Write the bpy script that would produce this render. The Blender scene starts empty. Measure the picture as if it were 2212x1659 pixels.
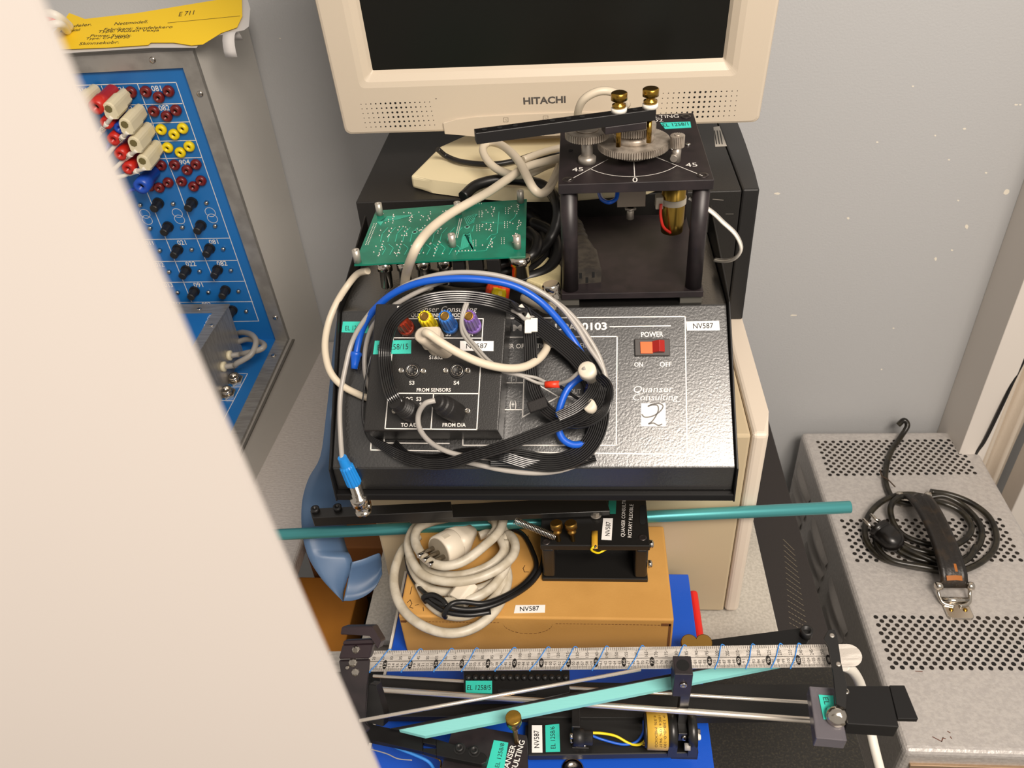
import bpy, bmesh, math, random
from mathutils import Vector, Matrix
random.seed(7)
S = bpy.context.scene
COL = S.collection
# ---------------------------------------------------------------- camera
FPX, PX0, PY0 = 1760.0, 1106.0, 829.5
CAMLOC = Vector((0, 0, .85))
R = Matrix(((0.99610382, 0.01077743, 0.08752726), (0.0621857, 0.61790664, -0.78378844), (-0.0625309, 0.78617761, 0.61482897)))
cd = bpy.data.cameras.new('camera'); cam = bpy.data.objects.new('camera', cd); COL.objects.link(cam)
cam.matrix_world = Matrix.Translation(CAMLOC) @ R.to_4x4()
cd.sensor_width = 36; cd.lens = 36 * FPX / 2212; cd.clip_start = .01
cd.dof.use_dof = True; cd.dof.focus_distance = .88; cd.dof.aperture_fstop = 14
S.camera = cam
# ---------------------------------------------------------------- light
S.view_settings.view_transform = 'Standard'; S.view_settings.look = 'None'
S.view_settings.gamma = 1; S.view_settings.use_curve_mapping = False
S.view_settings.exposure = 0.0
W = bpy.data.worlds.new('room_light'); S.world = W; W.use_nodes = True
W.node_tree.nodes['Background'].inputs[0].default_value = (1, .915, .83, 1)
W.node_tree.nodes['Background'].inputs[1].default_value = .43
def area(name, loc, target, sx, sy, power, color):
    l = bpy.data.lights.new(name, 'AREA'); l.shape = 'RECTANGLE'; l.size = sx; l.size_y = sy; l.energy = power; l.color = color
    o = bpy.data.objects.new(name, l); COL.objects.link(o); o.location = loc
    o.rotation_euler = (Vector(target) - Vector(loc)).to_track_quat('-Z', 'Y').to_euler()
    return o
area('ceiling_light_near', (.58, -.46, 1.70), (.15, .6, .2), .9, .54, 45, (1, .89, .78))
area('fill_light_far', (1.0, -1.5, 1.75), (.0, 1.0, .2), 1.3, .5, 13, (1, .90, .80))  # fill lamp added behind and to the right of the main one
# ---------------------------------------------------------------- pixel of the photo -> point on a plane of the room
def ray(px, py): return R @ Vector((px - PX0, -(py - PY0), -FPX))
def Z(px, py, z): v = ray(px, py); return CAMLOC + v * ((z - CAMLOC.z) / v.z)
def Y(px, py, y): v = ray(px, py); return CAMLOC + v * (y / v.y)
def X(px, py, x): v = ray(px, py); return CAMLOC + v * (x / v.x)
def D(px, py, d): return CAMLOC + ray(px, py) * (d / FPX)
class Fr:
    """a surface in the room: origin, two axes in the surface and its normal"""
    def __init__(s, o, u, v):
        s.o = Vector(o); s.u = Vector(u).normalized(); v = Vector(v); s.n = s.u.cross(v).normalized(); s.v = s.n.cross(s.u)
    def P(s, px, py, h=0.0):
        r = ray(px, py); o = s.o + s.n * h; return CAMLOC + r * ((o - CAMLOC).dot(s.n) / r.dot(s.n))
    def L(s, px, py, h=0.0):
        d = s.P(px, py, h) - s.o; return Vector((d.dot(s.u), d.dot(s.v), h))
    def W(s, a, b, h=0.0): return s.o + s.u * a + s.v * b + s.n * h
    def M(s): return Matrix(((s.u.x, s.v.x, s.n.x, s.o.x), (s.u.y, s.v.y, s.n.y, s.o.y), (s.u.z, s.v.z, s.n.z, s.o.z), (0, 0, 0, 1)))
def flat(z, ang=0, o=(0, 0)):
    c, s = math.cos(ang), math.sin(ang); return Fr((o[0], o[1], z), (c, s, 0), (-s, c, 0))
def front(y): return Fr((0, y, 0), (1, 0, 0), (0, 0, 1))
# ---------------------------------------------------------------- materials
def lin(h):
    c = [int(h[i:i + 2], 16) / 255 for i in (0, 2, 4)]
    return tuple(x / 12.92 if x <= .04045 else ((x + .055) / 1.055) ** 2.4 for x in c) + (1,)
MATS = {}
def mat(name, col, rough=.5, metal=0, bump=0, bscale=200, col2=None, cscale=20, spec=.5, coat=0, emit=0, trans=0, aniso=None, cfac=(.4, .6), bdet=2):
    if name in MATS: return MATS[name]
    m = bpy.data.materials.new(name); m.use_nodes = True; t = m.node_tree; b = t.nodes['Principled BSDF']
    b.inputs['Base Color'].default_value = lin(col); b.inputs['Roughness'].default_value = rough; b.inputs['Metallic'].default_value = metal
    b.inputs['Specular IOR Level'].default_value = spec; b.inputs['Coat Weight'].default_value = coat; b.inputs['Transmission Weight'].default_value = trans
    tc = t.nodes.new('ShaderNodeTexCoord')
    src = tc.outputs['Object']
    if aniso:
        mp = t.nodes.new('ShaderNodeMapping'); mp.inputs['Scale'].default_value = aniso; t.links.new(src, mp.inputs[0]); src = mp.outputs[0]
    if emit:
        b.inputs['Emission Color'].default_value = lin(col); b.inputs['Emission Strength'].default_value = emit
    if col2:
        n = t.nodes.new('ShaderNodeTexNoise'); n.inputs['Scale'].default_value = cscale; n.inputs['Detail'].default_value = 5
        r = t.nodes.new('ShaderNodeValToRGB'); r.color_ramp.elements[0].color = lin(col); r.color_ramp.elements[1].color = lin(col2)
        r.color_ramp.elements[0].position = cfac[0]; r.color_ramp.elements[1].position = cfac[1]
        t.links.new(src, n.inputs['Vector']); t.links.new(n.outputs[0], r.inputs[0]); t.links.new(r.outputs[0], b.inputs['Base Color'])
    if bump:
        n = t.nodes.new('ShaderNodeTexNoise'); n.inputs['Scale'].default_value = bscale; n.inputs['Detail'].default_value = bdet
        bp = t.nodes.new('ShaderNodeBump'); bp.inputs['Strength'].default_value = 1.0; bp.inputs['Distance'].default_value = bump
        t.links.new(src, n.inputs['Vector']); t.links.new(n.outputs[0], bp.inputs['Height']); t.links.new(bp.outputs[0], b.inputs['Normal']); t.links.new(bp.outputs[0], b.inputs['Coat Normal']); b.inputs['Coat Roughness'].default_value = .22
    MATS[name] = m; return m
# ---------------------------------------------------------------- mesh building
OFF = {}
def tag(o, label=None, cat=None, group=None, kind=None):
    if label: o['label'] = label
    if cat: o['category'] = cat
    if group: o['group'] = group
    if kind: o['kind'] = kind
    return o
def thing(name, loc, label, cat, group=None):
    o = bpy.data.objects.new(name, None); COL.objects.link(o); o.location = loc; o.empty_display_size = .02
    OFF[o.name] = Vector(loc); return tag(o, label, cat, group)
def frames(pts):
    n = len(pts); T = []
    for i in range(n):
        a = pts[max(i - 1, 0)]; b = pts[min(i + 1, n - 1)]; d = b - a
        T.append(d.normalized() if d.length > 1e-9 else Vector((0, 0, 1)))
    up = Vector((0, 0, 1)) if abs(T[0].z) < .9 else Vector((1, 0, 0))
    N = [T[0].cross(up).normalized()]
    for i in range(1, n):
        v = N[-1] - T[i] * N[-1].dot(T[i]); N.append(v.normalized() if v.length > 1e-9 else N[-1])
    return T, N
def spline(pts, k=8, closed=False):
    P = [Vector(p) for p in pts]; n = len(P)
    if n < 3: return P
    g = (lambda i: P[i % n]) if closed else (lambda i: P[i] if 0 <= i < n else (P[0] * 2 - P[1] if i < 0 else P[-1] * 2 - P[-2]))
    out = []
    for i in range(n if closed else n - 1):
        a, b, c, d = g(i - 1), g(i), g(i + 1), g(i + 2)
        for j in range(k):
            t = j / k
            out.append(.5 * ((2 * b) + (c - a) * t + (2 * a - 5 * b + 4 * c - d) * t * t + (3 * b - a - 3 * c + d) * t ** 3))
    if not closed: out.append(P[-1])
    return out
class MB:
    def __init__(s, M=None): s.bm = bmesh.new(); s.M = M.M() if isinstance(M, Fr) else (M or Matrix.Identity(4)); s.smooth = False
    def w(s, p): return s.M @ Vector(p)
    def v(s, p): return s.bm.verts.new(s.w(p))
    def face(s, vs, sm=False):
        try: f = s.bm.faces.new(vs); f.smooth = sm; return f
        except ValueError: return None
    def quad(s, *ps): s.face([s.v(p) for p in ps]); return s
    def box(s, a, b, bev=0, seg=2):
        lo = [min(a[i], b[i]) for i in range(3)]; hi = [max(a[i], b[i]) for i in range(3)]
        c = [[lo, hi][(i >> k) & 1][k] for i in range(8) for k in range(3)]
        vs = [s.v(c[i * 3:i * 3 + 3]) for i in range(8)]
        fs = [(0, 2, 3, 1), (4, 5, 7, 6), (0, 1, 5, 4), (2, 6, 7, 3), (0, 4, 6, 2), (1, 3, 7, 5)]
        ff = [s.face([vs[i] for i in f]) for f in fs]
        if bev:
            es = list({e for f in ff for e in f.edges})
            r = bmesh.ops.bevel(s.bm, geom=es, offset=bev, segments=seg, profile=.5, affect='EDGES')
            for f in r['faces']: f.smooth = False
        return s
    def prism(s, pts, vec, bev=0, seg=2):
        """closed outline (3d points) pushed along vec"""
        vec = Vector(vec); a = [s.v(p) for p in pts]; b = [s.v(Vector(p) + vec) for p in pts]; n = len(a)
        ff = [s.face(a[::-1]), s.face(b)] + [s.face([a[i], a[(i + 1) % n], b[(i + 1) % n], b[i]]) for i in range(n)]
        if bev:
            es = list({e for f in ff if f for e in f.edges})
            bmesh.ops.bevel(s.bm, geom=es, offset=bev, segments=seg, profile=.5, affect='EDGES')
        return s
    def ring(s, c, u, v, r, n, ry=None):
        return [s.v(c + u * (math.cos(2 * math.pi * i / n) * r) + v * (math.sin(2 * math.pi * i / n) * (ry or r))) for i in range(n)]
    def lathe(s, prof, p0, axis, n=24, caps=True, flat_=False):
        """prof = [(distance along axis, radius)]"""
        ax = Vector(axis).normalized(); up = Vector((0, 0, 1)) if abs(ax.z) < .9 else Vector((1, 0, 0))
        u = ax.cross(up).normalized(); v = ax.cross(u); p0 = Vector(p0); rs = [s.ring(p0 + ax * d, u, v, max(r, 1e-5), n) for d, r in prof]
        for a, b in zip(rs, rs[1:]):
            for i in range(n): s.face([a[i], a[(i + 1) % n], b[(i + 1) % n], b[i]], not flat_)
        if caps: s.face(rs[0][::-1]); s.face(rs[-1])
        return s
    def cyl(s, p0, p1, r, n=20, r2=None, bev=0):
        p0 = Vector(p0); p1 = Vector(p1); L = (p1 - p0).length; r2 = r if r2 is None else r2
        pr = [(0, r), (L, r2)] if not bev else [(0, r - bev), (bev, r), (L - bev, r2), (L, r2 - bev)]
        return s.lathe(pr, p0, p1 - p0, n)
    def tube(s, pts, r, n=10, rfun=None):
        pts = [Vector(p) for p in pts]; T, N = frames(pts); rs = []
        for i, p in enumerate(pts):
            rr = rfun(i / (len(pts) - 1)) * r if rfun else r
            rs.append(s.ring(p, N[i], T[i].cross(N[i]), rr, n))
        for a, b in zip(rs, rs[1:]):
            for i in range(n): s.face([a[i], a[(i + 1) % n], b[(i + 1) % n], b[i]], True)
        s.face(rs[0][::-1]); s.face(rs[-1]); return s
    def cable(s, pts, r, k=8, n=10, closed=False): return s.tube(spline(pts, k, closed), r, n)
    def sheet(s, rows, th=0, sm=True):
        g = [[s.v(p) for p in r] for r in rows]
        for a, b in zip(g, g[1:]):
            for i in range(len(a) - 1): s.face([a[i], a[i + 1], b[i + 1], b[i]], sm)
        if th:
            s.bm.normal_update(); bmesh.ops.solidify(s.bm, geom=list(s.bm.faces), thickness=th)
        return s
    def gear(s, c, ax, r, th, nt, tooth, hole=0):
        ax = Vector(ax).normalized(); up = Vector((0, 1, 0)) if abs(ax.y) < .9 else Vector((1, 0, 0))
        u = ax.cross(up).normalized(); v = ax.cross(u); c = Vector(c); out = []
        for i in range(nt):
            for f, rr in ((0, r - tooth), (.3, r - tooth), (.42, r), (.85, r)):
                a = 2 * math.pi * (i + f) / nt; out.append(c + u * math.cos(a) * rr + v * math.sin(a) * rr)
        a = [s.v(p) for p in out]; b = [s.v(p + ax * th) for p in out]; n = len(a)
        for i in range(n): s.face([a[i], a[(i + 1) % n], b[(i + 1) % n], b[i]])
        s.face(a[::-1]); s.face(b); return s
    def text(s, t, fr, p0, p1, top, h=.0002, ext=0, bold=0, shear=0):
        """lettering on surface fr: baseline from pixel p0 to p1, cap height up to pixel top"""
        a = fr.L(*p0); b = fr.L(*p1); c = fr.L(*top); d = (b - a).to_2d(); L = d.length; d /= L; e = Vector((-d.y, d.x))
        return s.text_l(t, fr, a.to_2d(), d, L, abs((c - a).to_2d().dot(e)), h, ext, bold, shear)
    def text_l(s, t, fr, a, d, L, H, h=.0002, ext=0, bold=0, shear=0):
        d = Vector(d); a = Vector(a); e = Vector((-d.y, d.x)); vs, fs = glyphs(t, bold)
        x0 = min(v[0] for v in vs); x1 = max(v[0] for v in vs); cap = .69 if any(ch.isupper() or ch.isdigit() for ch in t) else .5
        sx = (L / (x1 - x0)) if L else H / cap; sy = H / cap
        vv = []
        for x, y in vs:
            q = a + d * ((x - x0) * sx + y * sy * shear) + e * (y * sy); vv.append(s.bm.verts.new(fr.W(q.x, q.y, h)))
        for f in fs: s.face([vv[i] for i in f])
        return s
    def line(s, fr, p, q, w, h=.0002):
        a = fr.L(*p); b = fr.L(*q); return s.line_l(fr, a.to_2d(), b.to_2d(), w, h)
    def line_l(s, fr, a, b, w, h=.0002):
        a = Vector(a); b = Vector(b); d = (b - a).normalized() * (w / 2); e = Vector((-d.y, d.x)); a = a - d; b = b + d
        s.face([s.bm.verts.new(fr.W(q.x, q.y, h)) for q in (a - e, b - e, b + e, a + e)]); return s
    def strip(s, fr, pts, w, h=.0002):
        P = [Vector(p) for p in pts]; n = len(P); L = []; R_ = []
        for i in range(n):
            d = (P[min(i + 1, n - 1)] - P[max(i - 1, 0)]).normalized() * (w / 2); e = Vector((-d.y, d.x))
            L.append(s.bm.verts.new(fr.W(P[i].x + e.x, P[i].y + e.y, h))); R_.append(s.bm.verts.new(fr.W(P[i].x - e.x, P[i].y - e.y, h)))
        for i in range(n - 1): s.face([L[i], R_[i], R_[i + 1], L[i + 1]])
        return s
    def build(s, name, m, parent=None, label=None, mats=None):
        off = OFF[parent.name] if parent else None
        bm = s.bm
        if not len(bm.verts): raise Exception('empty ' + name)
        bmesh.ops.recalc_face_normals(bm, faces=list(bm.faces)) if not getattr(s, 'keep', False) else None
        if off is None:
            lo = Vector([min(v.co[i] for v in bm.verts) for i in range(3)]); hi = Vector([max(v.co[i] for v in bm.verts) for i in range(3)])
            off = Vector(((lo.x + hi.x) / 2, (lo.y + hi.y) / 2, lo.z))
        bmesh.ops.translate(bm, vec=-off, verts=list(bm.verts))
        me = bpy.data.meshes.new(name); bm.to_mesh(me); bm.free()
        for mm in ([m] if m else []) + (mats or []): me.materials.append(mm)
        o = bpy.data.objects.new(name, me); COL.objects.link(o)
        if parent: o.parent = parent
        else: o.location = off
        OFF[o.name] = off
        if label: o['label'] = label
        return o
GL = {}
def glyphs(t, bold=0):
    k = (t, bold)
    if k not in GL:
        cu = bpy.data.curves.new('g', 'FONT'); cu.body = t; cu.size = 1; cu.offset = bold; cu.resolution_u = 3
        o = bpy.data.objects.new('g', cu); COL.objects.link(o)
        dg = bpy.context.evaluated_depsgraph_get(); me = o.evaluated_get(dg).to_mesh()
        GL[k] = ([(v.co.x, v.co.y) for v in me.vertices], [list(p.vertices) for p in me.polygons])
        o.evaluated_get(dg).to_mesh_clear(); bpy.data.objects.remove(o); bpy.data.curves.remove(cu)
    return GL[k]
def rrect(x0, y0, x1, y1, r, n=4):
    out = []
    for cx, cy, a0 in ((x1 - r, y0 + r, -90), (x1 - r, y1 - r, 0), (x0 + r, y1 - r, 90), (x0 + r, y0 + r, 180)):
        for i in range(n + 1):
            a = math.radians(a0 + 90 * i / n); out.append((cx + r * math.cos(a), cy + r * math.sin(a)))
    return out
def loft(mb, rings, cap0=True, cap1=True, sm=False):
    rs = [[mb.v(p) for p in r] for r in rings]; n = len(rs[0])
    for a, b in zip(rs, rs[1:]):
        for i in range(n): mb.face([a[i], a[(i + 1) % n], b[(i + 1) % n], b[i]], sm)
    if cap0: mb.face(rs[0][::-1])
    if cap1: mb.face(rs[-1])
def axis(c, n, up=(0, 0, 1)):
    n = Vector(n).normalized(); up = Vector(up); u = up.cross(n).normalized(); v = n.cross(u); return Fr(c, u, v)
def struct(mb, name, m, **k): o = mb.build(name, m, **k); o['kind'] = 'structure'; return o
def sticker(parent, fr, cs, m, text, p0, p1, top, tm, h=.0004, bold=0, name='asset_label', label=None):
    """cs = four pixel corners on the surface"""
    b = MB(); v = [fr.P(*c) for c in cs]; b.prism([q + fr.n * .00002 for q in v], fr.n * h)
    o = b.build(name, m, parent, label)
    if text:
        if isinstance(text, str): text = [(text, p0, p1, top)]
        t = MB()
        for (a, x, y, z) in text: t.text(a, fr, x, y, z, h=h + .00012, bold=bold)
        t.build('lettering', tm, o)
    return o
# common materials
M = dict(
 wall=mat('wall_paint', 'B6B7B8', .6, bump=.0003, bscale=300),
 white=mat('white_paint', 'DDD6CE', .45),
 cream=mat('cream_plastic', 'CBBEAB', .45, bump=.00005, bscale=1500),
 cream2=mat('cream_plastic_base', 'E0D3AE', .5),
 beige=mat('beige_metal', 'BBAA8B', .45, bump=.00005, bscale=900),
 beige2=mat('beige_bezel', 'D6C9B8', .5, bump=.00005, bscale=900),
 black=mat('black_plastic', '1B1A1A', .45, bump=.00005, bscale=1500),
 pcblack=mat('black_case', '1A1816', .5, bump=.0001, bscale=900),
 anod=mat('black_anodised', '1F1A1C', .42, spec=.5, bump=.00002, bscale=2500, col2='282123', cscale=60),
 amp=mat('black_hammer_paint', '121110', .34, spec=1.0, coat=1.0, bump=.00016, bscale=480, bdet=3),
 amp2=mat('black_fine_grain_paint', '1A1816', .34, spec=.6, bump=.00010, bscale=900, bdet=3),
 ampflat=mat('black_satin_metal', '121111', .45, spec=.35),
 ink=mat('white_print', 'E6E2DC', .5), inkk=mat('black_print', '141414', .6),
 sticker=mat('white_sticker', 'EDEAE6', .5), teal=mat('teal_sticker', '35C4B0', .5),
 steel=mat('bright_steel', 'C8C2BA', .18, 1), dsteel=mat('dull_steel', 'A8A198', .42, .7, bump=.00005, bscale=2500),
 nickel=mat('nickel', 'D0C8BC', .15, 1), brass=mat('brass', 'B08A3C', .25, 1), obrass=mat('old_brass', '8A6A35', .4, 1),
 white_pl=mat('white_nylon', 'E4DFD4', .45), grey_pl=mat('grey_cable', '9C9892', .4), beige_c=mat('beige_cable', 'CFC3AE', .42),
 white_c=mat('white_cable', 'C9C1B0', .42, col2='B4AA96', cscale=60), blackc=mat('black_cable', '151414', .38), blue_c=mat('blue_cable', '1257C4', .35),
 dark=mat('dark_hole', '060606', .9), red=mat('red_plastic', 'D8241A', .35),
)
# ================================================================ the room and the large boxes
YW = 1.28
b = MB(); b.box((-2.2, YW, -.8), (1.6, YW + .1, 2.2)); wall = struct(b, 'wall_back', M['wall'])
# paint chips on the wall
fw = front(YW)
chipm = mat('chipped_plaster', 'E6DFD0', .7)
b = MB()
for (cx, cy, w, h) in ((1679, 418, 8, 3), (2174, 415, 7, 7), (2088, 489, 4, 6), (1972, 186, 3, 2), (1895, 307, 3, 2), (2021, 559, 3, 4), (1715, 681, 8, 2), (2195, 226, 4, 2), (1832, 471, 3, 3), (2070, 433, 3, 2), (2083, 278, 4, 2), (2050, 345, 3, 2), (2130, 373, 3, 2), (2056, 540, 3, 2), (1930, 709, 3, 2), (1904, 798, 2, 2), (605, 83, 2, 2), (2020, 293, 2, 2), (2204, 226, 3, 2)):
    pts = []
    for i in range(9):
        a = i / 9 * 6.283; q = random.uniform(.7, 1.15); pts.append(fw.P(cx + math.cos(a) * w * q, cy + math.sin(a) * h * q) - Vector((0, .0002, 0)))
    b.face([b.v(p) for p in pts])
b.build('paint_chip', chipm, wall)
b = MB(); b.box((-2.2, -2.0, -.82), (1.6, YW + .1, -.80)); struct(b, 'floor', mat('grey_lino', '7C7870', .5, bump=.0002, bscale=80))
# window surround at the right
b = MB(); b.box((.708, 1.183, -.8), (.757, YW, 1.2), .001); struct(b, 'trim_1', M['white'])
b = MB(); b.box((.838, 1.165, -.8), (.90, 1.215, 1.2), .002); struct(b, 'trim_2', M['white'])
b = MB(); rows = []
for zz in (-.8, -.3, .1, .5, 1.2):
    rows.append([(x, 1.235 + .016 * math.sin((x - .757) * 190 + .6 * math.sin(zz * 3)) + .006 * math.sin(x * 420), zz) for x in [.757 + .0135 * .25 * i for i in range(26)]])
b.sheet(rows, .0008); tag(b.build('curtain', mat('cream_curtain', 'D8CCBC', .8, bump=.0003, bscale=500)), 'cream pleated curtain strip hanging between two white window frame posts', 'curtain')
b = MB(); b.cable([Y(2225, 752, 1.19), Y(2190, 820, 1.185), Y(2166, 872, 1.18), Y(2128, 950, 1.18), Y(2105, 985, 1.185), Y(2060, 1080, 1.19)], .0032)
tag(b.build('hanging_cable', M['blackc']), 'thin black cable hanging in front of the cream curtain at the right', 'cable')
# left workbench
ZB = -.04
BX = Z(655, 1160, ZB).x
lam = mat('textured_laminate', 'D8D2CD', .45, bump=.0009, bscale=130, aniso=(1, 2.6, 1), col2='CDC6C2', cscale=200)
bench = thing('workbench', ((BX - 1.0) / 2 - .2, .8, -.8), 'light grey textured laminate workbench under the blue console at left', 'workbench')
b = MB(); b.box((-1.6, .32, ZB - .03), (BX, YW - .002, ZB), .006, 3); b.build('bench_top', lam, bench)
for xx, yy in ((-1.5, .4), (BX - .1, .4), (-1.5, 1.2), (BX - .1, 1.2)):
    b = MB(); b.box((xx - .02, yy - .02, -.8), (xx + .02, yy + .02, ZB - .03)); b.build('leg', M['dsteel'], bench)
# grey instrument case with a light top, everything in the middle stands on it
GX0, GX1 = Z(800, 1300, 0).x, Z(1687, 1385, 0).x
GY0 = .578
g = thing('instrument_case', ((GX0 + GX1) / 2, .9, -.16), 'wide dark instrument case with a light grey top beneath the beige computer', 'instrument case')
gtop = mat('speckled_grey_paint', 'B9B4AA', .5, bump=.0002, bscale=700, col2='A9A49A', cscale=300)
b = MB(); b.box((GX0, GY0, -.012), (GX1, 1.18, 0), .002); b.build('top_cover', gtop, g)
b = MB(); b.box((GX0 + .003, GY0 + .004, -.16), (GX1 - .003, 1.178, -.0125)); cs = b.build('body', mat('dark_case_paint', '2A2523', .5, bump=.0002, bscale=600), g)
b = MB(); b.box((GX0, GY0 - .008, -.022), (GX1, GY0 + .006, -.014)); b.build('front_lip', M['dsteel'], g)
b = MB()
for i in range(17):
    for j in range(9):
        y0 = .62 + i * .022; z0 = -.03 - j * .011
        b.box((GX1 - .0034, y0, z0), (GX1 - .0022, y0 + .013, z0 + .003))
b.build('vent_slots', mat('slot_edge', '6A6253', .5), g)
# trolley shelf carrying the pile
VX = Z(1772, 1300, -.12).x
tr = thing('trolley', (0, .7, -.8), 'low dark trolley carrying the pile of equipment', 'trolley')
b = MB(); b.box((-.36, .12, -.19), (VX + .004, 1.2, -.162)); b.build('shelf', mat('dark_shelf', '1C1A18', .6), tr)
for xx in (-.33, .22):
    for yy in (.15, 1.17):
        b = MB(); b.box((xx - .015, yy - .015, -.8), (xx + .015, yy + .015, -.19)); b.build('leg', M['black'], tr)
# black speckled case in front
bkx = Z(1868, 1640, -.004).x
b = MB(); b.box((-.30, .16, -.1615), (bkx, .564, 0 - .004), .004)
tag(b.build('black_case', mat('speckled_black_paint', '1E1C18', .5, bump=.0003, bscale=420, col2='393428', cscale=420, cfac=(.5, .75))), 'black speckled metal case under the blue case at the bottom of the photo', 'equipment case')
fv = flat(-.12)
g = thing('vented_case', ((GX1 + VX) / 2, .9, -.1618), 'low dark case with rows of vent slots in the gap left of the perforated cabinet', 'equipment case')
b = MB(); b.box((GX1 + .0008, .60, -.1618), (VX, 1.17, -.12), .002); b.build('body', mat('dark_case_paint', '2A2523', .5), g)
b = MB()
for j in range(16):
    for i in range(6):
        t = j / 15; x = 1692 + 14 * t + i * (4 + 3.2 * t); y = 1166 + 180 * t + i * 4
        b.line(fv, (x, y), (x + 3, y + 2), .0012, .0004)
b.build('vent_slots', mat('slot_edge', '6A6253', .5), g)
# beige computer
BY, BZ = .623, .2945
BX0, BX1 = Y(858, 1325, BY).x, Y(1603, 1330, BY).x
SX = Y(1563, 1331, BY).x
g = thing('desktop_computer', ((BX0 + BX1) / 2, .85, 0), 'large beige computer case lying under the black amplifier and the black computer', 'computer')
b = MB(); b.box((BX0, BY, .006), (SX - .0008, 1.04, BZ - .002), .003); b.build('body', M['beige'], g)
xe = Y(1665, 942, BY).x
b = MB(); n = 12; pr = [Vector((SX, BY - .001, 0)), Vector((SX, 1.045, 0))]
pr = [(SX, BY - .001)] + [(BX1 + .014 * math.sin(math.pi * t / n) if 0 else (BX1 if t else BX1 - .006), BY - .001 + (1.046 - BY) * t / n) for t in range(n + 1)] + [(SX, 1.045)]
b.prism([Vector((x, y, .006)) for x, y in pr], (0, 0, BZ - .006), .005, 3); b.build('front_bezel', M['beige2'], g)
for yy in (BY + .05, 1.0):
    for xx in (BX0 + .04, SX - .06): b = MB(); b.cyl((xx, yy, 0), (xx, yy, .008), .012); b.build('foot', M['black'], g)
# black computer on top
KY0, KZ = .828, .461
KX0, KX1 = Y(768, 437, KY0).x, Y(1643, 411, KY0).x
kx = KX1 - .019
g = thing('desktop_computer', ((KX0 + KX1) / 2, 1.0, BZ), 'black desktop computer carrying the cream monitor, behind the black amplifier', 'computer')
b = MB(); b.box((KX0, KY0, BZ), (kx - .0006, 1.235, KZ), .0015); b.build('body', M['pcblack'], g)
b = MB(); pr = [(kx, KY0)] + [(KX1 - .001 + .006 * math.sin(math.pi * t / 10), KY0 + (1.238 - KY0) * t / 10) for t in range(11)] + [(kx, 1.238)]
b.prism([Vector((x, y, BZ)) for x, y in pr], (0, 0, KZ - BZ + .001), .002, 2); b.build('front_bezel', M['black'], g)
fk = flat(KZ)
sticker(g, fk, [(1541, 275), (1562, 272), (1571, 316), (1545, 317)], mat('silver_label', 'B9B3A9', .4), None, 0, 0, 0, None, name='rating_label')
t = MB()
for i in range(3): t.line(fk, (1548 + i * 6, 312), (1543 + i * 6, 283), .0012, .0006)
t.build('lettering', M['inkk'], g)
b = MB(); b.line(front(KY0), (1540, 430), (1562, 432), .0008, .0004); b.line(front(KY0), (1568, 462), (1584, 462), .0005, .0004); b.build('drive_mark', mat('grey_mark', '77726B', .5), g)
# grey blue plastic sheet curling out at the left of the pile
bl = mat('blue_grey_plastic_sheet', '587395', .42, spec=.5)
# ================================================================ blue training console on the workbench
B0 = Z(705, 735, ZB); B1 = Z(545, 1050, ZB)
side = Fr(B0, B0 - B1, (0, 0, 1))
q1 = side.P(626, 732); q2 = side.P(421, 104); q3 = side.P(455, 1108); q4 = Z(470, 1198, ZB)
q4 = side.P(440, 1257); qb = side.P(523, 15)
zt = q2.z
U = Fr(q1, (1, 0, 0), q2 - q1)                    # upright face
U = Fr(q1, Vector((1, 0, 0)), Vector((0, q2.y - q1.y, q2.z - q1.z)))
DK = Fr(q1, Vector((1, 0, 0)), Vector((0, q1.y - q3.y, q1.z - q3.z)))
greyp = mat('grey_console_paint', 'C8C5BF', .5, bump=.0002, bscale=600)
alu = mat('brushed_aluminium', 'ACA9A4', .4, .6, bump=.0001, bscale=500, aniso=(1, 8, 1), col2='9A9792', cscale=30)
bluep = mat('blue_panel', '1E6FB8', .35, spec=.5, col2='1C69AF', cscale=4)
con = thing('training_console', ((B0 + B1) / 2), 'blue training console with grey sides and rows of jacks standing on the left bench', 'electrical console')
ybk = YW - .003
sp = [Vector((B0.x, ybk, ZB + .0005)), Vector((qb.x, ybk, zt)), Vector((q2.x, q2.y, zt)), q1, q3, Vector((q4.x, q4.y, ZB + .0005))]
b = MB(); b.prism(sp, (-.75, 0, 0)); b.build('housing', greyp, con)
def poly(fr, px, h0, h1, name, m, parent, bev=0):
    b = MB(); b.prism([fr.P(x, y) + fr.n * h0 for x, y in px], fr.n * (h1 - h0), bev); return b.build(name, m, parent)
poly(U, [(401, 141), (600, 732), (380, 732), (-60, 165)], .0003, .003, 'upright_panel', bluep, con)
poly(DK, [(600, 733), (430, 1090), (150, 1090), (300, 733)], .0003, .003, 'desk_panel', bluep, con)
poly(U, [(421, 104), (626, 732), (600, 732), (400, 141)], .0004, .009, 'frame_strip', alu, con)
poly(U, [(421, 104), (400, 141), (-60, 165), (-60, 128)], .0004, .009, 'frame_strip', alu, con)
poly(DK, [(626, 732), (460, 1098), (425, 1098), (600, 733)], .0004, .006, 'frame_strip', alu, con)
poly(DK, [(637, 735), (466, 1106), (462, 1106), (632, 735)], .0004, .003, 'frame_strip', mat('dark_joint', '5C5852', .6), con)
for (x, y, f) in ((437, 197, U), (335, 124, U), (598, 679, U), (593, 774, DK)):
    c = f.P(x, y); b = MB(); b.lathe([(0, .0045), (.0015, .004), (.002, .002)], c + f.n * .009 if f is U else c + f.n * .006, f.n, 12); b.build('screw', M['steel'], con)
H = .0032
b = MB(); lw = .0011
A = [(299, 180), (315.5, 223), (361, 340), (385.5, 400), (426, 512), (464, 604)]; Bn = [(221, 184), (238, 226), (284, 330), (314, 400), (359.5, 512), (415, 649)]
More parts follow.
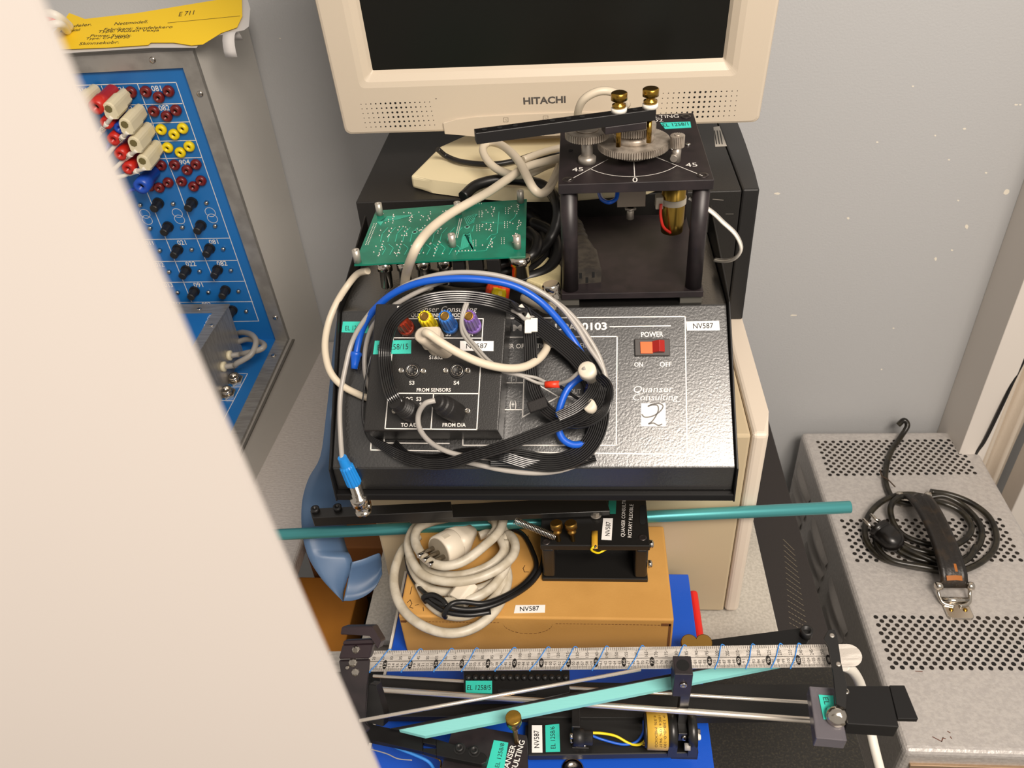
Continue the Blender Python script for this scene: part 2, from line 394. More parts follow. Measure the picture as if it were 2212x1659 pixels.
for L in (A, Bn, [(382, 176), (560, 691)], [(150, 183), (382, 176)]):
    for p, q in zip(L, L[1:]): b.line(U, p, q, lw, H)
for p, q in (((230, 226), (395, 221.6)), ((245, 267), (410, 261)), ((262, 305), (423.5, 301)), ((280, 342.5), (437, 338)), ((300, 515.5), (498, 512)), ((320, 563), (515, 560)), ((340, 608), (531, 605)), ((360, 651), (546.7, 649)), ((400, 694), (560.5, 691))):
    b.line(U, p, q, lw, H)
for t, p0, p1, tp in (('011', (173, 200), (192, 199), (173, 189)), ('021', (252, 197), (273, 196), (252, 186)), ('081', (331, 195), (352, 194), (331, 183.5)), ('022', (270, 239), (291, 238), (270, 228)), ('082', (347, 237), (370, 236), (347, 225.5)), ('904', (391, 353), (413, 352), (391, 343)), ('903', (323, 355), (343, 354), (323, 345)),
        ('021', (387, 527), (405, 526), (387, 517)), ('081', (455, 525), (474, 524), (455, 515.5)), ('011', (318, 527), (334, 526.5), (318, 518)), ('012', (338, 574), (357, 573.5), (338, 565)), ('022', (405, 573), (426, 572), (405, 563)), ('082', (472, 572), (493, 571), (472, 562)), ('013', (358, 618), (376, 617.5), (358, 609)), ('091', (422, 618), (441, 617), (422, 608.5)), ('092', (440, 660), (459, 659), (440, 651)), ('014', (377, 659), (394, 658), (377, 651))):
    b.text(t, U, p0, p1, tp, H, bold=.008)
for (x, y) in ((455.5, 456), (460.4, 469.5), (384.6, 458), (389.5, 471.6), (314.6, 459.6), (319.8, 473)):
    c = U.L(x, y).to_2d(); r = .0078; pp = [c + Vector((math.cos(a * .2618), math.sin(a * .2618))) * r for a in range(25)]
    b.strip(U, pp, .0007, H)
b.build('panel_print', M['ink'], con)
b = MB()
for p, q in (((511, 809.5), (536, 810)), ((536, 810), (470, 937)), ((501, 839), (520.6, 838.8)), ((470, 868), (505, 868.7))): b.line(DK, p, q, lw, H)
b.build('desk_print', M['ink'], con)
maroon = mat('maroon_plastic', '6E1B1B', .35); yel = mat('yellow_plastic', 'E8CE10', .4)
def jack(x, y, m, r=.0078, th=.0075):
    c = U.P(x, y, H); b = MB(); b.lathe([(0, r * .8), (.001, r), (th * .7, r), (th, r * .75), (th, r * .38), (.0015, r * .34)], c, U.n, 16); j = b.build('banana_socket', m, con)
    b = MB(); b.cyl(c + U.n * .001, c + U.n * .0032, r * .36, 10); b.build('socket_contact', M['dark'], j)
for (x, y) in ((285, 197), (317, 196), (345, 208), (366, 195), (334, 238), (362, 249), (382, 236), (350, 355), (379, 354), (406, 365), (425, 353), (346, 403), (365, 392), (394, 389.5), (420, 400.5), (436, 388), (207, 196), (246, 194), (271, 205), (304, 238), (322, 277), (340, 315), (338, 357), (326, 400)): jack(x, y, maroon)
for (x, y) in ((350, 277.6), (378, 288), (396.5, 275), (364, 316.6), (391.5, 327), (410.5, 314)): jack(x, y, yel)
for (x, y) in ((343, 437), (416, 436), (364, 488), (435, 485), (385, 537), (454, 535), (403, 582), (471, 581), (421, 627), (488, 625), (503, 668)):
    c = U.P(x, y, H); b = MB(); b.lathe([(0, .0085), (.004, .0085), (.004, .007), (.02, .0062), (.021, .005)], c, U.n, 14, flat_=True); b.build('knob', M['black'], con)
for (x, y) in ((375, 439), (447, 437), (304, 442), (395, 490), (465.6, 487), (325, 492), (415, 538), (483, 537), (346, 540), (432, 585), (499.5, 583), (366, 586), (451, 630), (516, 628), (384.6, 630.5), (532.7, 671)):
    c = U.P(x, y, H); b = MB(); b.lathe([(0, .0035), (.003, .0035), (.0045, .002)], c, U.n, 10); b.build('stud', M['steel'], con)
for (x, y) in ((509, 823), (493, 852)):
    c = DK.P(x, y, .003); b = MB(); b.lathe([(0, .0135), (.005, .0135)], c, DK.n, 6, flat_=True); b.lathe([(.005, .009), (.012, .009), (.012, .0055), (.007, .005)], c, DK.n, 16); j = b.build('jack_nut', M['nickel'], con)
# plugs and leads in the console
def end(c, L): return c + U.n * L
def wire(pts, r, m, nm): b = MB(); b.cable(pts, r); return b.build(nm, m)
plugw = mat('yellowed_white_plastic', 'DED4B4', .45)
cons = [((207, 196), None, []), ((271, 205), '421', [(231, 262), (222, 279), (205, 300), (180, 330)]), ((304, 238), '422', [(265, 288), (258, 303), (240, 325), (215, 352)]), ((322, 277), '423', [(284, 326), (272, 341), (250, 362), (220, 385)]), ((340, 315), '424', [(297, 367), (282, 374), (262, 381), (225, 386)])]
wh = ['topmost white banana plug half hidden by the blurred door', 'white plug with the lead sleeve numbered 421', 'white plug with the lead sleeve numbered 422', 'white plug with the lead sleeve numbered 423', 'white plug with the lead sleeve numbered 424']
for (jc, num, cab), lab in zip(cons, wh):
    c = U.P(jc[0], jc[1], .009); t = thing('banana_plug', c, lab + ', in the console', 'plug', 'white banana plugs in the blue console')
    M4 = Matrix(((U.u.x, U.v.x, U.n.x, c.x), (U.u.y, U.v.y, U.n.y, c.y), (U.u.z, U.v.z, U.n.z, c.z), (0, 0, 0, 1)))
    prof = [(.0085 * math.cos(a), .003 + .0085 * math.sin(a)) for a in [math.pi * i / 8 for i in range(9)]] + [(-.009, -.008), (-.006, -.0125), (.006, -.0125), (.009, -.008)]
    b = MB(M4); ls = [(0, .82), (.018, .86), (.02, 1.0), (.05, 1.0), (.0525, .9)]
    rs = [[b.v((x * k, y * k, z)) for x, y in prof] for z, k in ls]
    for a_, b_ in zip(rs, rs[1:]):
        for i in range(len(prof)): b.face([a_[i], a_[(i + 1) % len(prof)], b_[(i + 1) % len(prof)], b_[i]])
    b.face(rs[0][::-1]); b.face(rs[-1]); b.build('plug_body', plugw, t)
    b = MB(M4); b.cyl((0, .003, .0515), (0, .003, .0531), .0052, 8); b.build('stacking_hole', mat('plug_hole', '6A6038', .7), t)
    if cab:
        p0 = M4 @ Vector((0, -.008, .052)); pts = [p0] + [U.P(x, y, .05) for x, y in cab[1:]]
        b = MB(); b.cable(pts, .0029); b.build('lead', M['white_pl'], t)
        sp_ = spline(pts, 8); m_ = sp_[4:10]; b = MB(); b.tube(m_, .0038); sl = b.build('number_sleeve', M['white_pl'], t)
        f = Fr(m_[0], m_[-1] - m_[0], (m_[-1] - m_[0]).cross(CAMLOC - m_[2]) * -1); 
        if (CAMLOC - m_[2]).dot(f.n) < 0: f = Fr(m_[0], m_[0] - m_[-1], (m_[-1] - m_[0]).cross(CAMLOC - m_[2]) * -1)
        f = Fr(m_[-1], m_[0] - m_[-1], f.v)
        if f.n.dot(CAMLOC - f.o) < 0: f = Fr(f.o, f.u, -f.v)
        b = MB(); b.text_l(num, f, (.003, -.002), (1, 0), .011, .0042, .0041); b.build('lettering', M['inkk'], sl)
def rplug(jc, lab, m, L=.055, r=.0085, grp=None, cab=None):
    c = U.P(jc[0], jc[1], .006); t = thing('banana_plug', c, lab, 'plug', grp)
    b = MB(); b.lathe([(0, r * .8), (.004, r), (L * .6, r), (L * .62, r * 1.1), (L, r * 1.05), (L, r * .45), (L - .008, r * .4)], c, U.n, 16); b.build('plug_body', m, t)
    b = MB(); b.cyl(c + U.n * (L - .009), c + U.n * (L - .0075), r * .42, 10); b.build('stacking_hole', M['dark'], t)
    if cab:
        b = MB(); b.cable([c + U.n * (L - .004) - U.v * r * .9] + [U.P(x, y, .045) for x, y in cab], .0026); b.build('lead', m, t)
    return t
redp = mat('red_plug_plastic', 'C4261A', .35); bluepl = mat('blue_plug_plastic', '1A4DB8', .35)
rplug((246, 194), 'bright red banana plug beside the topmost white plug in the console', redp, .058, .0095)
for i, (x, y) in enumerate(((262, 233), (276, 268), (290, 300), (306, 330))):
    rplug((x, y), ['red banana plug low behind the white plug numbered 421', 'red banana plug low behind the white plug numbered 422', 'red banana plug low behind the white plug numbered 423', 'red banana plug low behind the white plug numbered 424'][i], redp, .05, .008, 'red banana plugs behind the white ones')
rplug((285, 248), 'small blue banana plug with blue lead between the white plugs', bluepl, .044, .0072, cab=[(246, 292), (232, 318), (205, 350)])
rplug((333, 368), 'dark blue banana plug below the white plug numbered 424', bluepl, .05, .0105, cab=[(285, 410), (262, 430)])
# small aluminium box standing on the desk panel
q0 = DK.P(525, 758, .003); zb2 = Y(497, 659, q0.y).z
sb = thing('supply_box', q0 + Vector((-.1, -.1, 0)), 'small aluminium box with blue top and two grey cables on the console desk', 'electronics box')
dz = DK.v.z / DK.v.y; ln = .26
b = MB(); pr = [Vector((q0.x, q0.y, q0.z)), Vector((q0.x, q0.y, zb2)), Vector((q0.x, q0.y - ln, zb2)), Vector((q0.x, q0.y - ln, q0.z - dz * ln))]
b.prism(pr, (-.25, 0, 0)); b.build('casing', alu, sb)
tp = flat(zb2)
poly(tp, [(497, 659), (425, 773), (403, 773), (460, 677), (330, 680), (330, 660)], .0002, .0025, 'top_rim', alu, sb)
poly(tp, [(460, 677.5), (400, 778), (300, 778), (330, 680)], .0002, .0012, 'top_panel', bluep, sb)
b = MB()
for i, w in enumerate((30, 24, 12)):
    pass
b.text('READERS', tp, (452, 682), (437, 714), (444, 684), .0014)
b.build('lettering', M['ink'], sb)
for (x, y) in ((430, 668), (457, 703)):
    c = tp.P(x, y, .0025); b = MB(); b.lathe([(0, .004), (.0012, .0035), (.0016, .001)], c, (0, 0, 1), 12); b.build('screw', M['steel'], sb)
xs = q0.x
for k, (g0, pts) in enumerate((((493, 768), [(530, 763, .05), (560, 756, .06), (571, 747, .06), (562, 739, .05), (535, 733, .035), (510, 740, .02)]), ((480, 792), [(512, 785, .05), (542, 766, .06), (553, 740, .065), (545, 724, .06), (525, 718, .04), (506, 722, .02)]))):
    g_ = X(g0[0], g0[1], xs); b = MB(); b.lathe([(0, .0085), (.005, .0085), (.006, .005)], g_, (1, 0, 0), 16); b.build('grommet', plugw, sb)
    P_ = [g_ + Vector((.004, 0, 0)), g_ + Vector((.02, .003, 0))] + [DK.P(x, y, h) for x, y, h in pts]
    b = MB(); b.cable(P_, .0047); b.build('cable', M['grey_pl'], sb)
# papers on top of the console
PT = Fr(Vector((q2.x, q2.y - .004, zt + .012)), (1, 0, 0), (0, math.cos(.25), math.sin(.25)))
pap = mat('yellow_paper', 'EFC81E', .7); wpap = mat('white_paper', 'C9C6C4', .7)
def paper(px, name, m, lab, h):
    b = MB(); b.prism([PT.P(x, y) + PT.n * h for x, y in px], PT.n * .0004); return tag(b.build(name, m), lab, 'paper')
paper([(150, 60), (300, 40), (533, -8), (541, 20), (538, 58), (528, 66), (440, 84), (425, 104), (330, 104), (110, 118)], 'paper_sheet', wpap, 'white paper sheet lying under the yellow sheet on the console', .0005)
yp = paper([(118, 75), (140, 50), (152, 33), (186, 46), (300, 33), (524, -4), (525, 40), (514, 64), (480, 76), (440, 101), (415, 103), (377, 97), (328, 97), (322, 102), (230, 108), (118, 112)], 'yellow_sheet', pap, 'torn yellow typed paper sheet on top of the blue console', .003)
b = MB(); f = PT
for t, p0, p1, tp_ in (('E 711', (388, 41), (420, 37), (388, 32)), ('2 deler.', (148, 65), (200, 61), (148, 59)), ('Nettmodell.', (249, 60), (321, 55), (249, 54)), ('Fabrikant: Samfelekero', (226, 72), (374, 66), (226, 66.5)), ('Type: Nulsen Vexja', (213, 76), (345, 73), (213, 71)), ('Power Supply.', (197, 85), (286, 84), (197, 80)), ('Type: CM 20/50', (187, 91), (281, 88), (187, 86.5)), ('Skinnsekobr.', (173, 103), (259, 99), (173, 97)), ('Kredsmodell', (132, 76), (174, 72), (132, 71))):
    b.text(t, f, p0, p1, tp_, .0037)
b.line(f, (365, 55), (520, 40), .0008, .0037)
b.build('lettering', M['inkk'], yp)
b = MB(); c = Vector(PT.P(489, 88)); rows = []
for i in range(10):
    a = -1.2 + i * .33; rows.append([c + Vector((x, -.012 * math.sin(a) * 1.4, -.012 + .022 * math.cos(a))) for x in (0, .016)])
b.sheet(rows, .0005); tag(b.build('paper_curl', wpap), 'small curled strip of white paper hanging off the console top right', 'paper')
t = thing('wire_bundle', PT.P(118, 50), 'red and white striped wires bunched behind the yellow sheet', 'wires')
b = MB(); b.cable([PT.P(80, 40, .02), PT.P(105, 30, .04), PT.P(128, 38, .035), PT.P(150, 58, .01)], .006); b.build('white_wire', M['white_pl'], t)
b = MB(); b.cable([PT.P(80, 35, .02), PT.P(105, 40, .035), PT.P(125, 48, .03), PT.P(148, 60, .006)], .005); b.build('red_wire', redp, t)
b = MB(); b.cable([PT.P(80, 70, .01), PT.P(105, 56, .03), PT.P(130, 52, .03), PT.P(146, 68, .006)], .005); b.build('white_wire', M['white_pl'], t)
# ================================================================ out-of-focus white door at the left
t_, b_ = ray(62, -75), ray(849, 1725)
dt = .105 / FPX; P0 = CAMLOC + t_ * dt; P1 = CAMLOC + b_ * (dt * t_.y / b_.y)
ext = (P1 - P0).normalized()
P0e = P0 - ext * .1; P1e = P1 + ext * .1
b = MB(); b.prism([P0e, P1e, P1e + Vector((-.5, -.05, 0)), P0e + Vector((-.5, -.05, 0))], (0, -.0018, 0))
tag(b.build('cabinet_door', mat('white_melamine', 'BBB4AE', .5)), 'out of focus white door edge filling the left foreground', 'door panel')
# ================================================================ monitor
am = math.radians(8)
ym = .916
m0 = Y(745, 293, ym); m1 = Y(1640, 267, ym)
MF = Fr(m0, Vector((1, 0, (m1.z - m0.z) / (m1.x - m0.x))), (0, -math.sin(am), math.cos(am)))
W_ = MF.L(1640, 267).x; HT = .375
mon = thing('monitor', Vector(((m0.x + m1.x) / 2, ym + .05, KZ)), 'cream flat monitor with a black screen standing on the black desktop computer', 'monitor')
sx0 = MF.L(802, 160).x; sx1 = MF.L(1564, 132).x; sy0 = MF.L(1180, 147).y; sy1 = HT - .03
mt = MF.M()
b = MB(MF)
loft(b, [[(x, y, h) for x, y in rrect(i, i, W_ - i, HT - i, max(.007 - i * .3, .002))] for h, i in ((-.10, .05), (-.06, .02), (-.045, .003), (-.02, 0), (-.004, .0), (-.001, .0015), (0, .004))] +
     [[(x, y, h) for x, y in rrect(sx0 - k, sy0 - k, sx1 + k, sy1 + k, r)] for h, k, r in ((0, .016, .006), (-.0015, .010, .005), (-.006, .003, .002), (-.010, 0, .001))], True, False)
b.build('bezel', M['cream'], mon)
b = MB(MF); b.quad((sx0 - .002, sy0 - .002, -.0098), (sx1 + .002, sy0 - .002, -.0098), (sx1 + .002, sy1 + .002, -.0098), (sx0 - .002, sy1 + .002, -.0098)); b.build('screen', mat('dark_screen', '12120F', .35, spec=.35), mon)
b = MB(); b.prism([MF.P(x, y) for x, y in ((957, 264), (985, 257), (1030, 251), (1115, 246), (1250, 241), (1330, 242), (1380, 247), (1405, 254), (1402, 279), (1200, 291), (1027, 293), (961, 288))], MF.n * .0022, .0008, 2); cs = b.build('control_strip', M['cream'], mon)
b = MB()
for (x, y) in ((1093, 256), (1179, 252)):
    for p, q in (((-5, -4), (5, -4)), ((5, -4), (5, 5)), ((5, 5), (-5, 5)), ((-5, 5), (-5, -4)), ((-2, 0), (2, 1))): b.line(MF, (x + p[0], y + p[1]), (x + q[0], y + q[1]), .0003, .0026)
b.build('button_icons', mat('grey_print', '6B645C', .6), cs)
b = MB(); b.text('HITACHI', MF, (1131, 225), (1222, 221.5), (1131, 211), .0003, bold=.03); b.build('brand_lettering', mat('grey_badge', '5E5A58', .4, .3), mon)
def grille(c00, c01, c10, rows, cols, mid, lim=None):
    b = MB()
    for j in range(rows):
        for i in range(cols):
            x = c00[0] + (c01[0] - c00[0]) * i / (cols - 1) + (c10[0] - c00[0]) * j / (rows - 1); y = c00[1] + (c01[1] - c00[1]) * i / (cols - 1) + (c10[1] - c00[1]) * j / (rows - 1)
            r = .00046 + .0009 * max(0, 1 - abs(i - mid) / 8.0) ** 1.3; c = MF.L(x, y)
            b.face([b.bm.verts.new(MF.W(c.x + math.cos(a * .785) * r, c.y + math.sin(a * .785) * r, .0002)) for a in range(8)])
    b.build('speaker_grille', M['dark'], mon)
grille((780, 225), (928, 220), (791, 274.7), 6, 15, 7)
grille((1432.7, 201.5), (1593, 196), (1426, 255), 6, 15, 7)
b = MB(); c = MF.P(942, 213); b.cyl(c, c + MF.n * .0003, .0006, 8); b.build('pin_hole', M['dark'], mon)
# base
fb_ = flat(KZ)
b = MB(); bp = [fb_.P(x, y) for x, y in ((890, 409), (935, 419), (1010, 429), (1110, 438), (1230, 440), (1400, 425), (1470, 395))]
bp += [Vector((bp[-1].x, 1.0, KZ)), Vector((-.12, 1.0, KZ)), fb_.P(952, 345)]
b.prism([p + Vector((0, 0, .001)) for p in bp], (0, 0, .016), .004, 3); bs = b.build('base', M['cream2'], mon)
b = MB(); bq = [Vector((-.10, .95, KZ + .0168)), Vector((.05, .95, KZ + .0168)), Vector((.04, 1.02, KZ + .0168)), Vector((-.09, 1.02, KZ + .0168))]
loft(b, [bq, [Vector((p.x * .9, p.y * .9 + .105, KZ + .06)) for p in bq], [Vector((p.x * .7, p.y * .6 + .40, .62)) for p in bq]]); b.build('neck', M['cream'], mon)
# ================================================================ amplifier
AX0, AX1 = -.235, .1355
AY0, AZ0, AY1, AZ1 = .533, .335, .652, .43
AP = Fr((0, AY0, AZ0), (1, 0, 0), (0, AY1 - AY0, AZ1 - AZ0))
LP = AP.L(1160, 666).y
amp = thing('power_amplifier', Vector(((AX0 + AX1) / 2, .65, BZ)), 'black hammer-painted power amplifier with sloping front panel and red switch', 'amplifier')
AB = .795
b = MB(); pf = [(AY0, BZ + .012), (AY0, AZ0), (AY1, AZ1), (AB, AZ1), (AB, BZ + .012)]
b.prism([Vector((AX0 + .0018, y, z)) for y, z in pf], (AX1 - AX0 - .0036, 0, 0), .0012, 2); b.build('front_panel', M['amp'], amp)
b = MB(); b.box((AX0 + .001, AY0 - .006, BZ + .004), (AX1 - .001, AB, BZ + .0118), .001); b.build('bottom_pan', M['ampflat'], amp)
for x in (AX0, AX1 - .0016):
    b = MB(); sp_ = [(AY0 - .007, BZ + .004), (AY0 - .004, AZ0 + .002), (AY1 - .004, AZ1 + .006), (AB + .002, AZ1 + .030), (AB + .002, BZ + .004)]
    b.prism([Vector((x, y, z)) for y, z in sp_], (.0016, 0, 0), .0004, 1); b.build('side_plate', M['ampflat'], amp)
for xx in (AX0 + .03, AX1 - .03):
    for yy in (BY + .03, AB - .03): b = MB(); b.cyl((xx, yy, BZ), (xx, yy, BZ + .004), .008); b.build('rubber_foot', M['black'], amp)
b = MB(); h = .0003; w = .0011
for p, q in (((1070, 688), (1480, 684)), ((1480, 684), (1484, 982)), ((801, 972), (1484, 982)), ((801, 972), (802, 950)), ((1060, 729), (1333, 727)), ((1333, 727), (1331, 962)), ((1000, 962), (1331, 962)), ((1318, 706), (1448, 704)),
             ((1090, 827), (1132, 827)), ((1132, 813), (1129, 901)), ((1132, 813), (1206, 857)), ((1129, 901), (1206, 857)), ((1206, 857), (1262, 857)), ((1090, 885), (1129, 885)), ((830, 945), (830, 957)), ((830, 957), (970, 958)), ((1000, 948), (1000, 962))): b.line(AP, p, q, w, h)
for t, p0, p1, tp, bo in (('M', (1108, 715), (1127, 715), (1108, 702), .03), ('UPA', (1199, 714), (1246, 713), (1199, 700), .03), ('0103', (1257, 713), (1311, 712), (1257, 698), .03), ('POWER OPERATIONAL AMPLIFIER', (1062, 753), (1279, 751), (1062, 743.5), .012), ('POWER', (1385, 728), (1433, 727), (1385, 717.5), .02), ('ON', (1370, 792), (1389, 792), (1370, 783), .02), ('OFF', (1425, 792), (1451, 791.5), (1425, 782.5), .02),
        ('OUT', (1231, 850.5), (1255, 850), (1231, 841), .01), ('GND', (1232, 909), (1258, 908), (1232, 899), .01), ('(+)', (1101, 881), (1115, 881), (1101, 870), .01), ('(-)', (1104, 825), (1116, 825), (1104, 815), .0)): b.text(t, AP, p0, p1, tp, h, bold=bo)
b.text('Quanser', AP, (1367, 848), (1453, 847), (1367, 834), h, shear=.25); b.text('Consulting', AP, (1366, 865), (1463, 864), (1366, 852), h, shear=.25)
b.build('panel_print', M['ink'], amp)
def swirl(fr, px, h, w, m, parent):
    """the Q shaped swirl mark in its white square"""
    (x0, y0), (x1, y1) = px; b = MB(); b.face([b.bm.verts.new(fr.P(x, y, h)) for x, y in ((x0, y1), (x1, y1), (x1, y0), (x0, y0))]); lg = b.build('logo_square', M['ink'], parent)
    pts = [(.05, .30), (.08, .22), (.02, .48), (.14, .60), (.40, .58), (.66, .45), (.85, .25), (.88, .10), (.72, .02), (.45, .05), (.28, .14), (.45, .08), (.66, .10), (.70, .30), (.60, .55), (.45, .78), (.30, .90), (.5, .86), (.7, .96), (.86, .90)]
    b = MB(); pp = [fr.L(x0 + (x1 - x0) * u, y0 + (y1 - y0) * v).to_2d() for u, v in pts]
    sp = spline([(p.x, p.y, 0) for p in pp[2:]], 5)
    b.strip(fr, [p.to_2d() for p in sp], w, h + .0001)
    b.build('logo_mark', m, lg)
swirl(AP, ((1385, 871), (1438, 921)), .0003, .0012, mat('grey_mark2', '4A4642', .4), amp)
sticker(amp, AP, [(1482, 695), (1553, 693), (1555, 714), (1484, 714.5)], M['sticker'], 'NV587', (1497, 710), (1541, 709), (1497, 699), M['inkk'], bold=.01)
sticker(amp, AP, [(741, 695), (795, 695), (797, 720), (738, 718)], M['teal'], 'EL 1258/3', (746, 714), (790, 713), (746, 704), M['inkk'], label='turquoise sticker')
sw = [AP.P(x, y) for x, y in ((1370, 733), (1446, 733), (1447, 770), (1371, 770))]
b = MB(); b.prism(sw, AP.n * .003, .0008, 2); s_ = b.build('power_switch', mat('switch_frame', '3A3634', .5), amp)
orange = mat('lit_orange_plastic', 'F0611A', .3, spec=.6); dred = mat('dark_red_plastic', '9A1408', .25, spec=.7)
b = MB(); A_ = [AP.P(x, y, .0032) for x, y in ((1383, 739), (1410, 739), (1410, 764), (1384, 764))]; b.prism(A_, AP.n * .001); b.build('rocker_low_half', orange, s_)
b = MB(); l0 = AP.L(1409, 764); l1 = AP.L(1434, 739); m_ = AP.M()
b.M = m_; b.prism([(l0.x, l0.y, .0032), (l0.x, l0.y, .0045), (l0.x + (l1.x - l0.x) * .55, l0.y, .0085), (l1.x, l0.y, .0065), (l1.x, l0.y, .0032)], (0, l1.y - l0.y, 0), .0003); b.build('rocker_high_half', dred, s_)
# binding posts of the amplifier on its panel, with white plugs
def post(fr, base, m, parent, name='binding_post', r=.0066, L=.031, hole=True):
    c = fr.P(*base, .0005) if len(base) == 2 else fr.P(*base); n = fr.n; b = MB(); ax = axis(c, n, fr.v)
    b.lathe([(0, r * 1.12), (.006, r * 1.12), (.0065, r)], c, n, 24)
    ng = 12; rs = []
    for d_, k in ((.0065, 1), (L - .002, .96), (L, .85)):
        rs.append([b.v(ax.W(r * k * (1 if i % 4 < 2 else .84) * math.cos(i * math.tau / 48), r * k * (1 if i % 4 < 2 else .84) * math.sin(i * math.tau / 48), d_)) for i in range(48)])
    for a, q in zip(rs, rs[1:]):
        for i in range(48): b.face([a[i], a[(i + 1) % 48], q[(i + 1) % 48], q[i]])
    b.face(rs[-1]); o = b.build(name, m, parent)
    if hole:
        b = MB(); b.lathe([(L + .0001, r * .62), (L + .0005, r * .6), (L + .0005, r * .42), (L + .0002, r * .40)], c, n, 20); b.build('metal_core', M['obrass'], o)
    return o
bluek = mat('blue_post', '2E6FC0', .35); purp = mat('purple_post', '7A5BA8', .35); dbl = mat('dark_blue_post', '0E2A78', .35)
post(AP, (1279, 850), dbl, amp, L=.026); post(AP, (1276, 897), M['black'], amp, L=.02)
# posts on the amplifier's rear top
def toppost(p, m, r=.008, L=.02): 
    c = Vector(p); f = Fr(c, (1, 0, 0), (0, 1, 0)); return post(f, (0, 0), m, amp) if 0 else None
ft = flat(AZ1)
orr = mat('orange_red_post', 'D8431E', .3)
for (x, y, m_) in ((1062, 640, orr), (1082, 640, orr), (1074, 650, yel)):
    c = ft.P(x, y + 8); f = Fr(c, (1, 0, 0), (0, 1, 0)); b = MB(); b.lathe([(0, .007), (.004, .0072), (.012, .0072), (.016, .006)], c, (.2, .25, 1), 12, flat_=True); b.build('binding_post', m_, amp)
# ================================================================ connection module lying on the amplifier
HM = .047
fq = [AP.P(x, y, HM) for x, y in ((784, 931), (1076, 931), (1095, 657), (812, 656))]
QM = Fr(AP.P(930, 931, HM), (1, 0, 0), AP.v)
mod = thing('connection_module', AP.P(930, 931, .004), 'small black connection module with four coloured posts lying on the amplifier', 'electronics box')
b = MB(); b.prism(fq, -AP.n * .043, .0012, 2); b.build('case', M['amp2'], mod)
b = MB(); h = .0003; w = .0009
for p, q in (((853.7, 688.6), (1044, 688.6)), ((853.7, 688.6), (831.8, 926)), ((1044, 688.6), (1030, 928)), ((831.8, 926), (1030, 928)), ((850, 730), (1041.8, 730.6)), ((839, 849.5), (1035, 850.5)), ((936.7, 850.5), (931, 927))): b.line(QM, p, q, w, h)
for t, p0, p1, tp in (('QUICK CONNECT MODULE', (888, 685), (1012, 685), (888, 677)), ('S1', (869, 726), (879, 726), (869, 718)), ('S3', (963, 726), (974, 726), (963, 718)), ('S4', (1011, 726), (1022, 726), (1011, 718)), ('S1&S2', (927, 776), (956, 776), (927, 768)), ('S3', (884, 831), (895, 831), (884, 823)), ('S4', (980, 831), (992, 831), (980, 823)),
        ('FROM SENSORS', (900, 846), (974, 846), (900, 838.5)), ('TO A/D', (866, 922), (902, 922), (866, 914)), ('FROM D/A', (956, 922), (1006, 922), (956, 914)), ('S3', (899, 866), (910, 866), (899, 858)), ('S4', (906, 878), (917, 878), (906, 870)), ('ANALOG', (848, 866), (891, 866), (848, 858)), ('G', (906, 889), (912, 889), (906, 882))): b.text(t, QM, p0, p1, tp, h, bold=.012)
b.text('Quanser Consulting', QM, (885, 674), (1029, 674), (885, 662), h, shear=.2)
b.build('panel_print', M['ink'], mod)
swirl(QM, ((858, 661), (882, 685)), .0003, .0006, M['inkk'], mod)
sticker(mod, QM, [(806, 765.5), (810, 736.4), (888.7, 735), (888, 764)], M['teal'], 'EL 1258/15', (816, 757), (882, 754.5), (816, 745), M['inkk'], label='turquoise sticker')
sticker(mod, QM, [(994, 736.6), (1066.4, 737), (1066, 758.7), (994, 757.7)], M['sticker'], 'NV587', (1007, 753), (1053, 752.5), (1007, 742.5), M['inkk'], bold=.01)
post(QM, (879, 710), mat('dark_red_post', '8C2A14', .4), mod, hole=False, L=.026)
post(QM, (931, 707), yel, mod); post(QM, (973, 706), bluek, mod); post(QM, (1023, 706), purp, mod)
for (x, y) in ((867, 801), (915, 802), (963, 801), (1011, 801), (919, 747), (853, 888), (1010, 888)):
    c = QM.P(x, y); b = MB(); b.lathe([(0, .0025), (.0018, .0025), (.002, .0016), (.0008, .0013)], c, QM.n, 14); b.build('screw', M['nickel'], mod)
def din(x, y, L=8):
    c = QM.P(x, y); b = MB(); b.lathe([(0, .0072), (.0012, .0068), (.0012, .0056), (.0004, .0054), (.0004, 0)], c, QM.n, 28, caps=False); d = b.build('din_socket', M['black'], mod)
    b = MB(); b.lathe([(.0008, .0051), (.0016, .0051), (.0016, .0045), (.0008, .0045)], c, QM.n, 24, caps=False); b.build('shield_ring', M['nickel'], d)
    b = MB()
    for i in range(6):
        a = i * math.tau / 6 + .5; p = c + QM.u * math.cos(a) * .0029 + QM.v * math.sin(a) * .0029; b.cyl(p, p + QM.n * .0009, .00065, 8)
    b.box((0, 0, 0), (0, 0, 0)) if 0 else None
    b.build('contacts', M['nickel'], d)
din(891, 801); din(988, 801); 
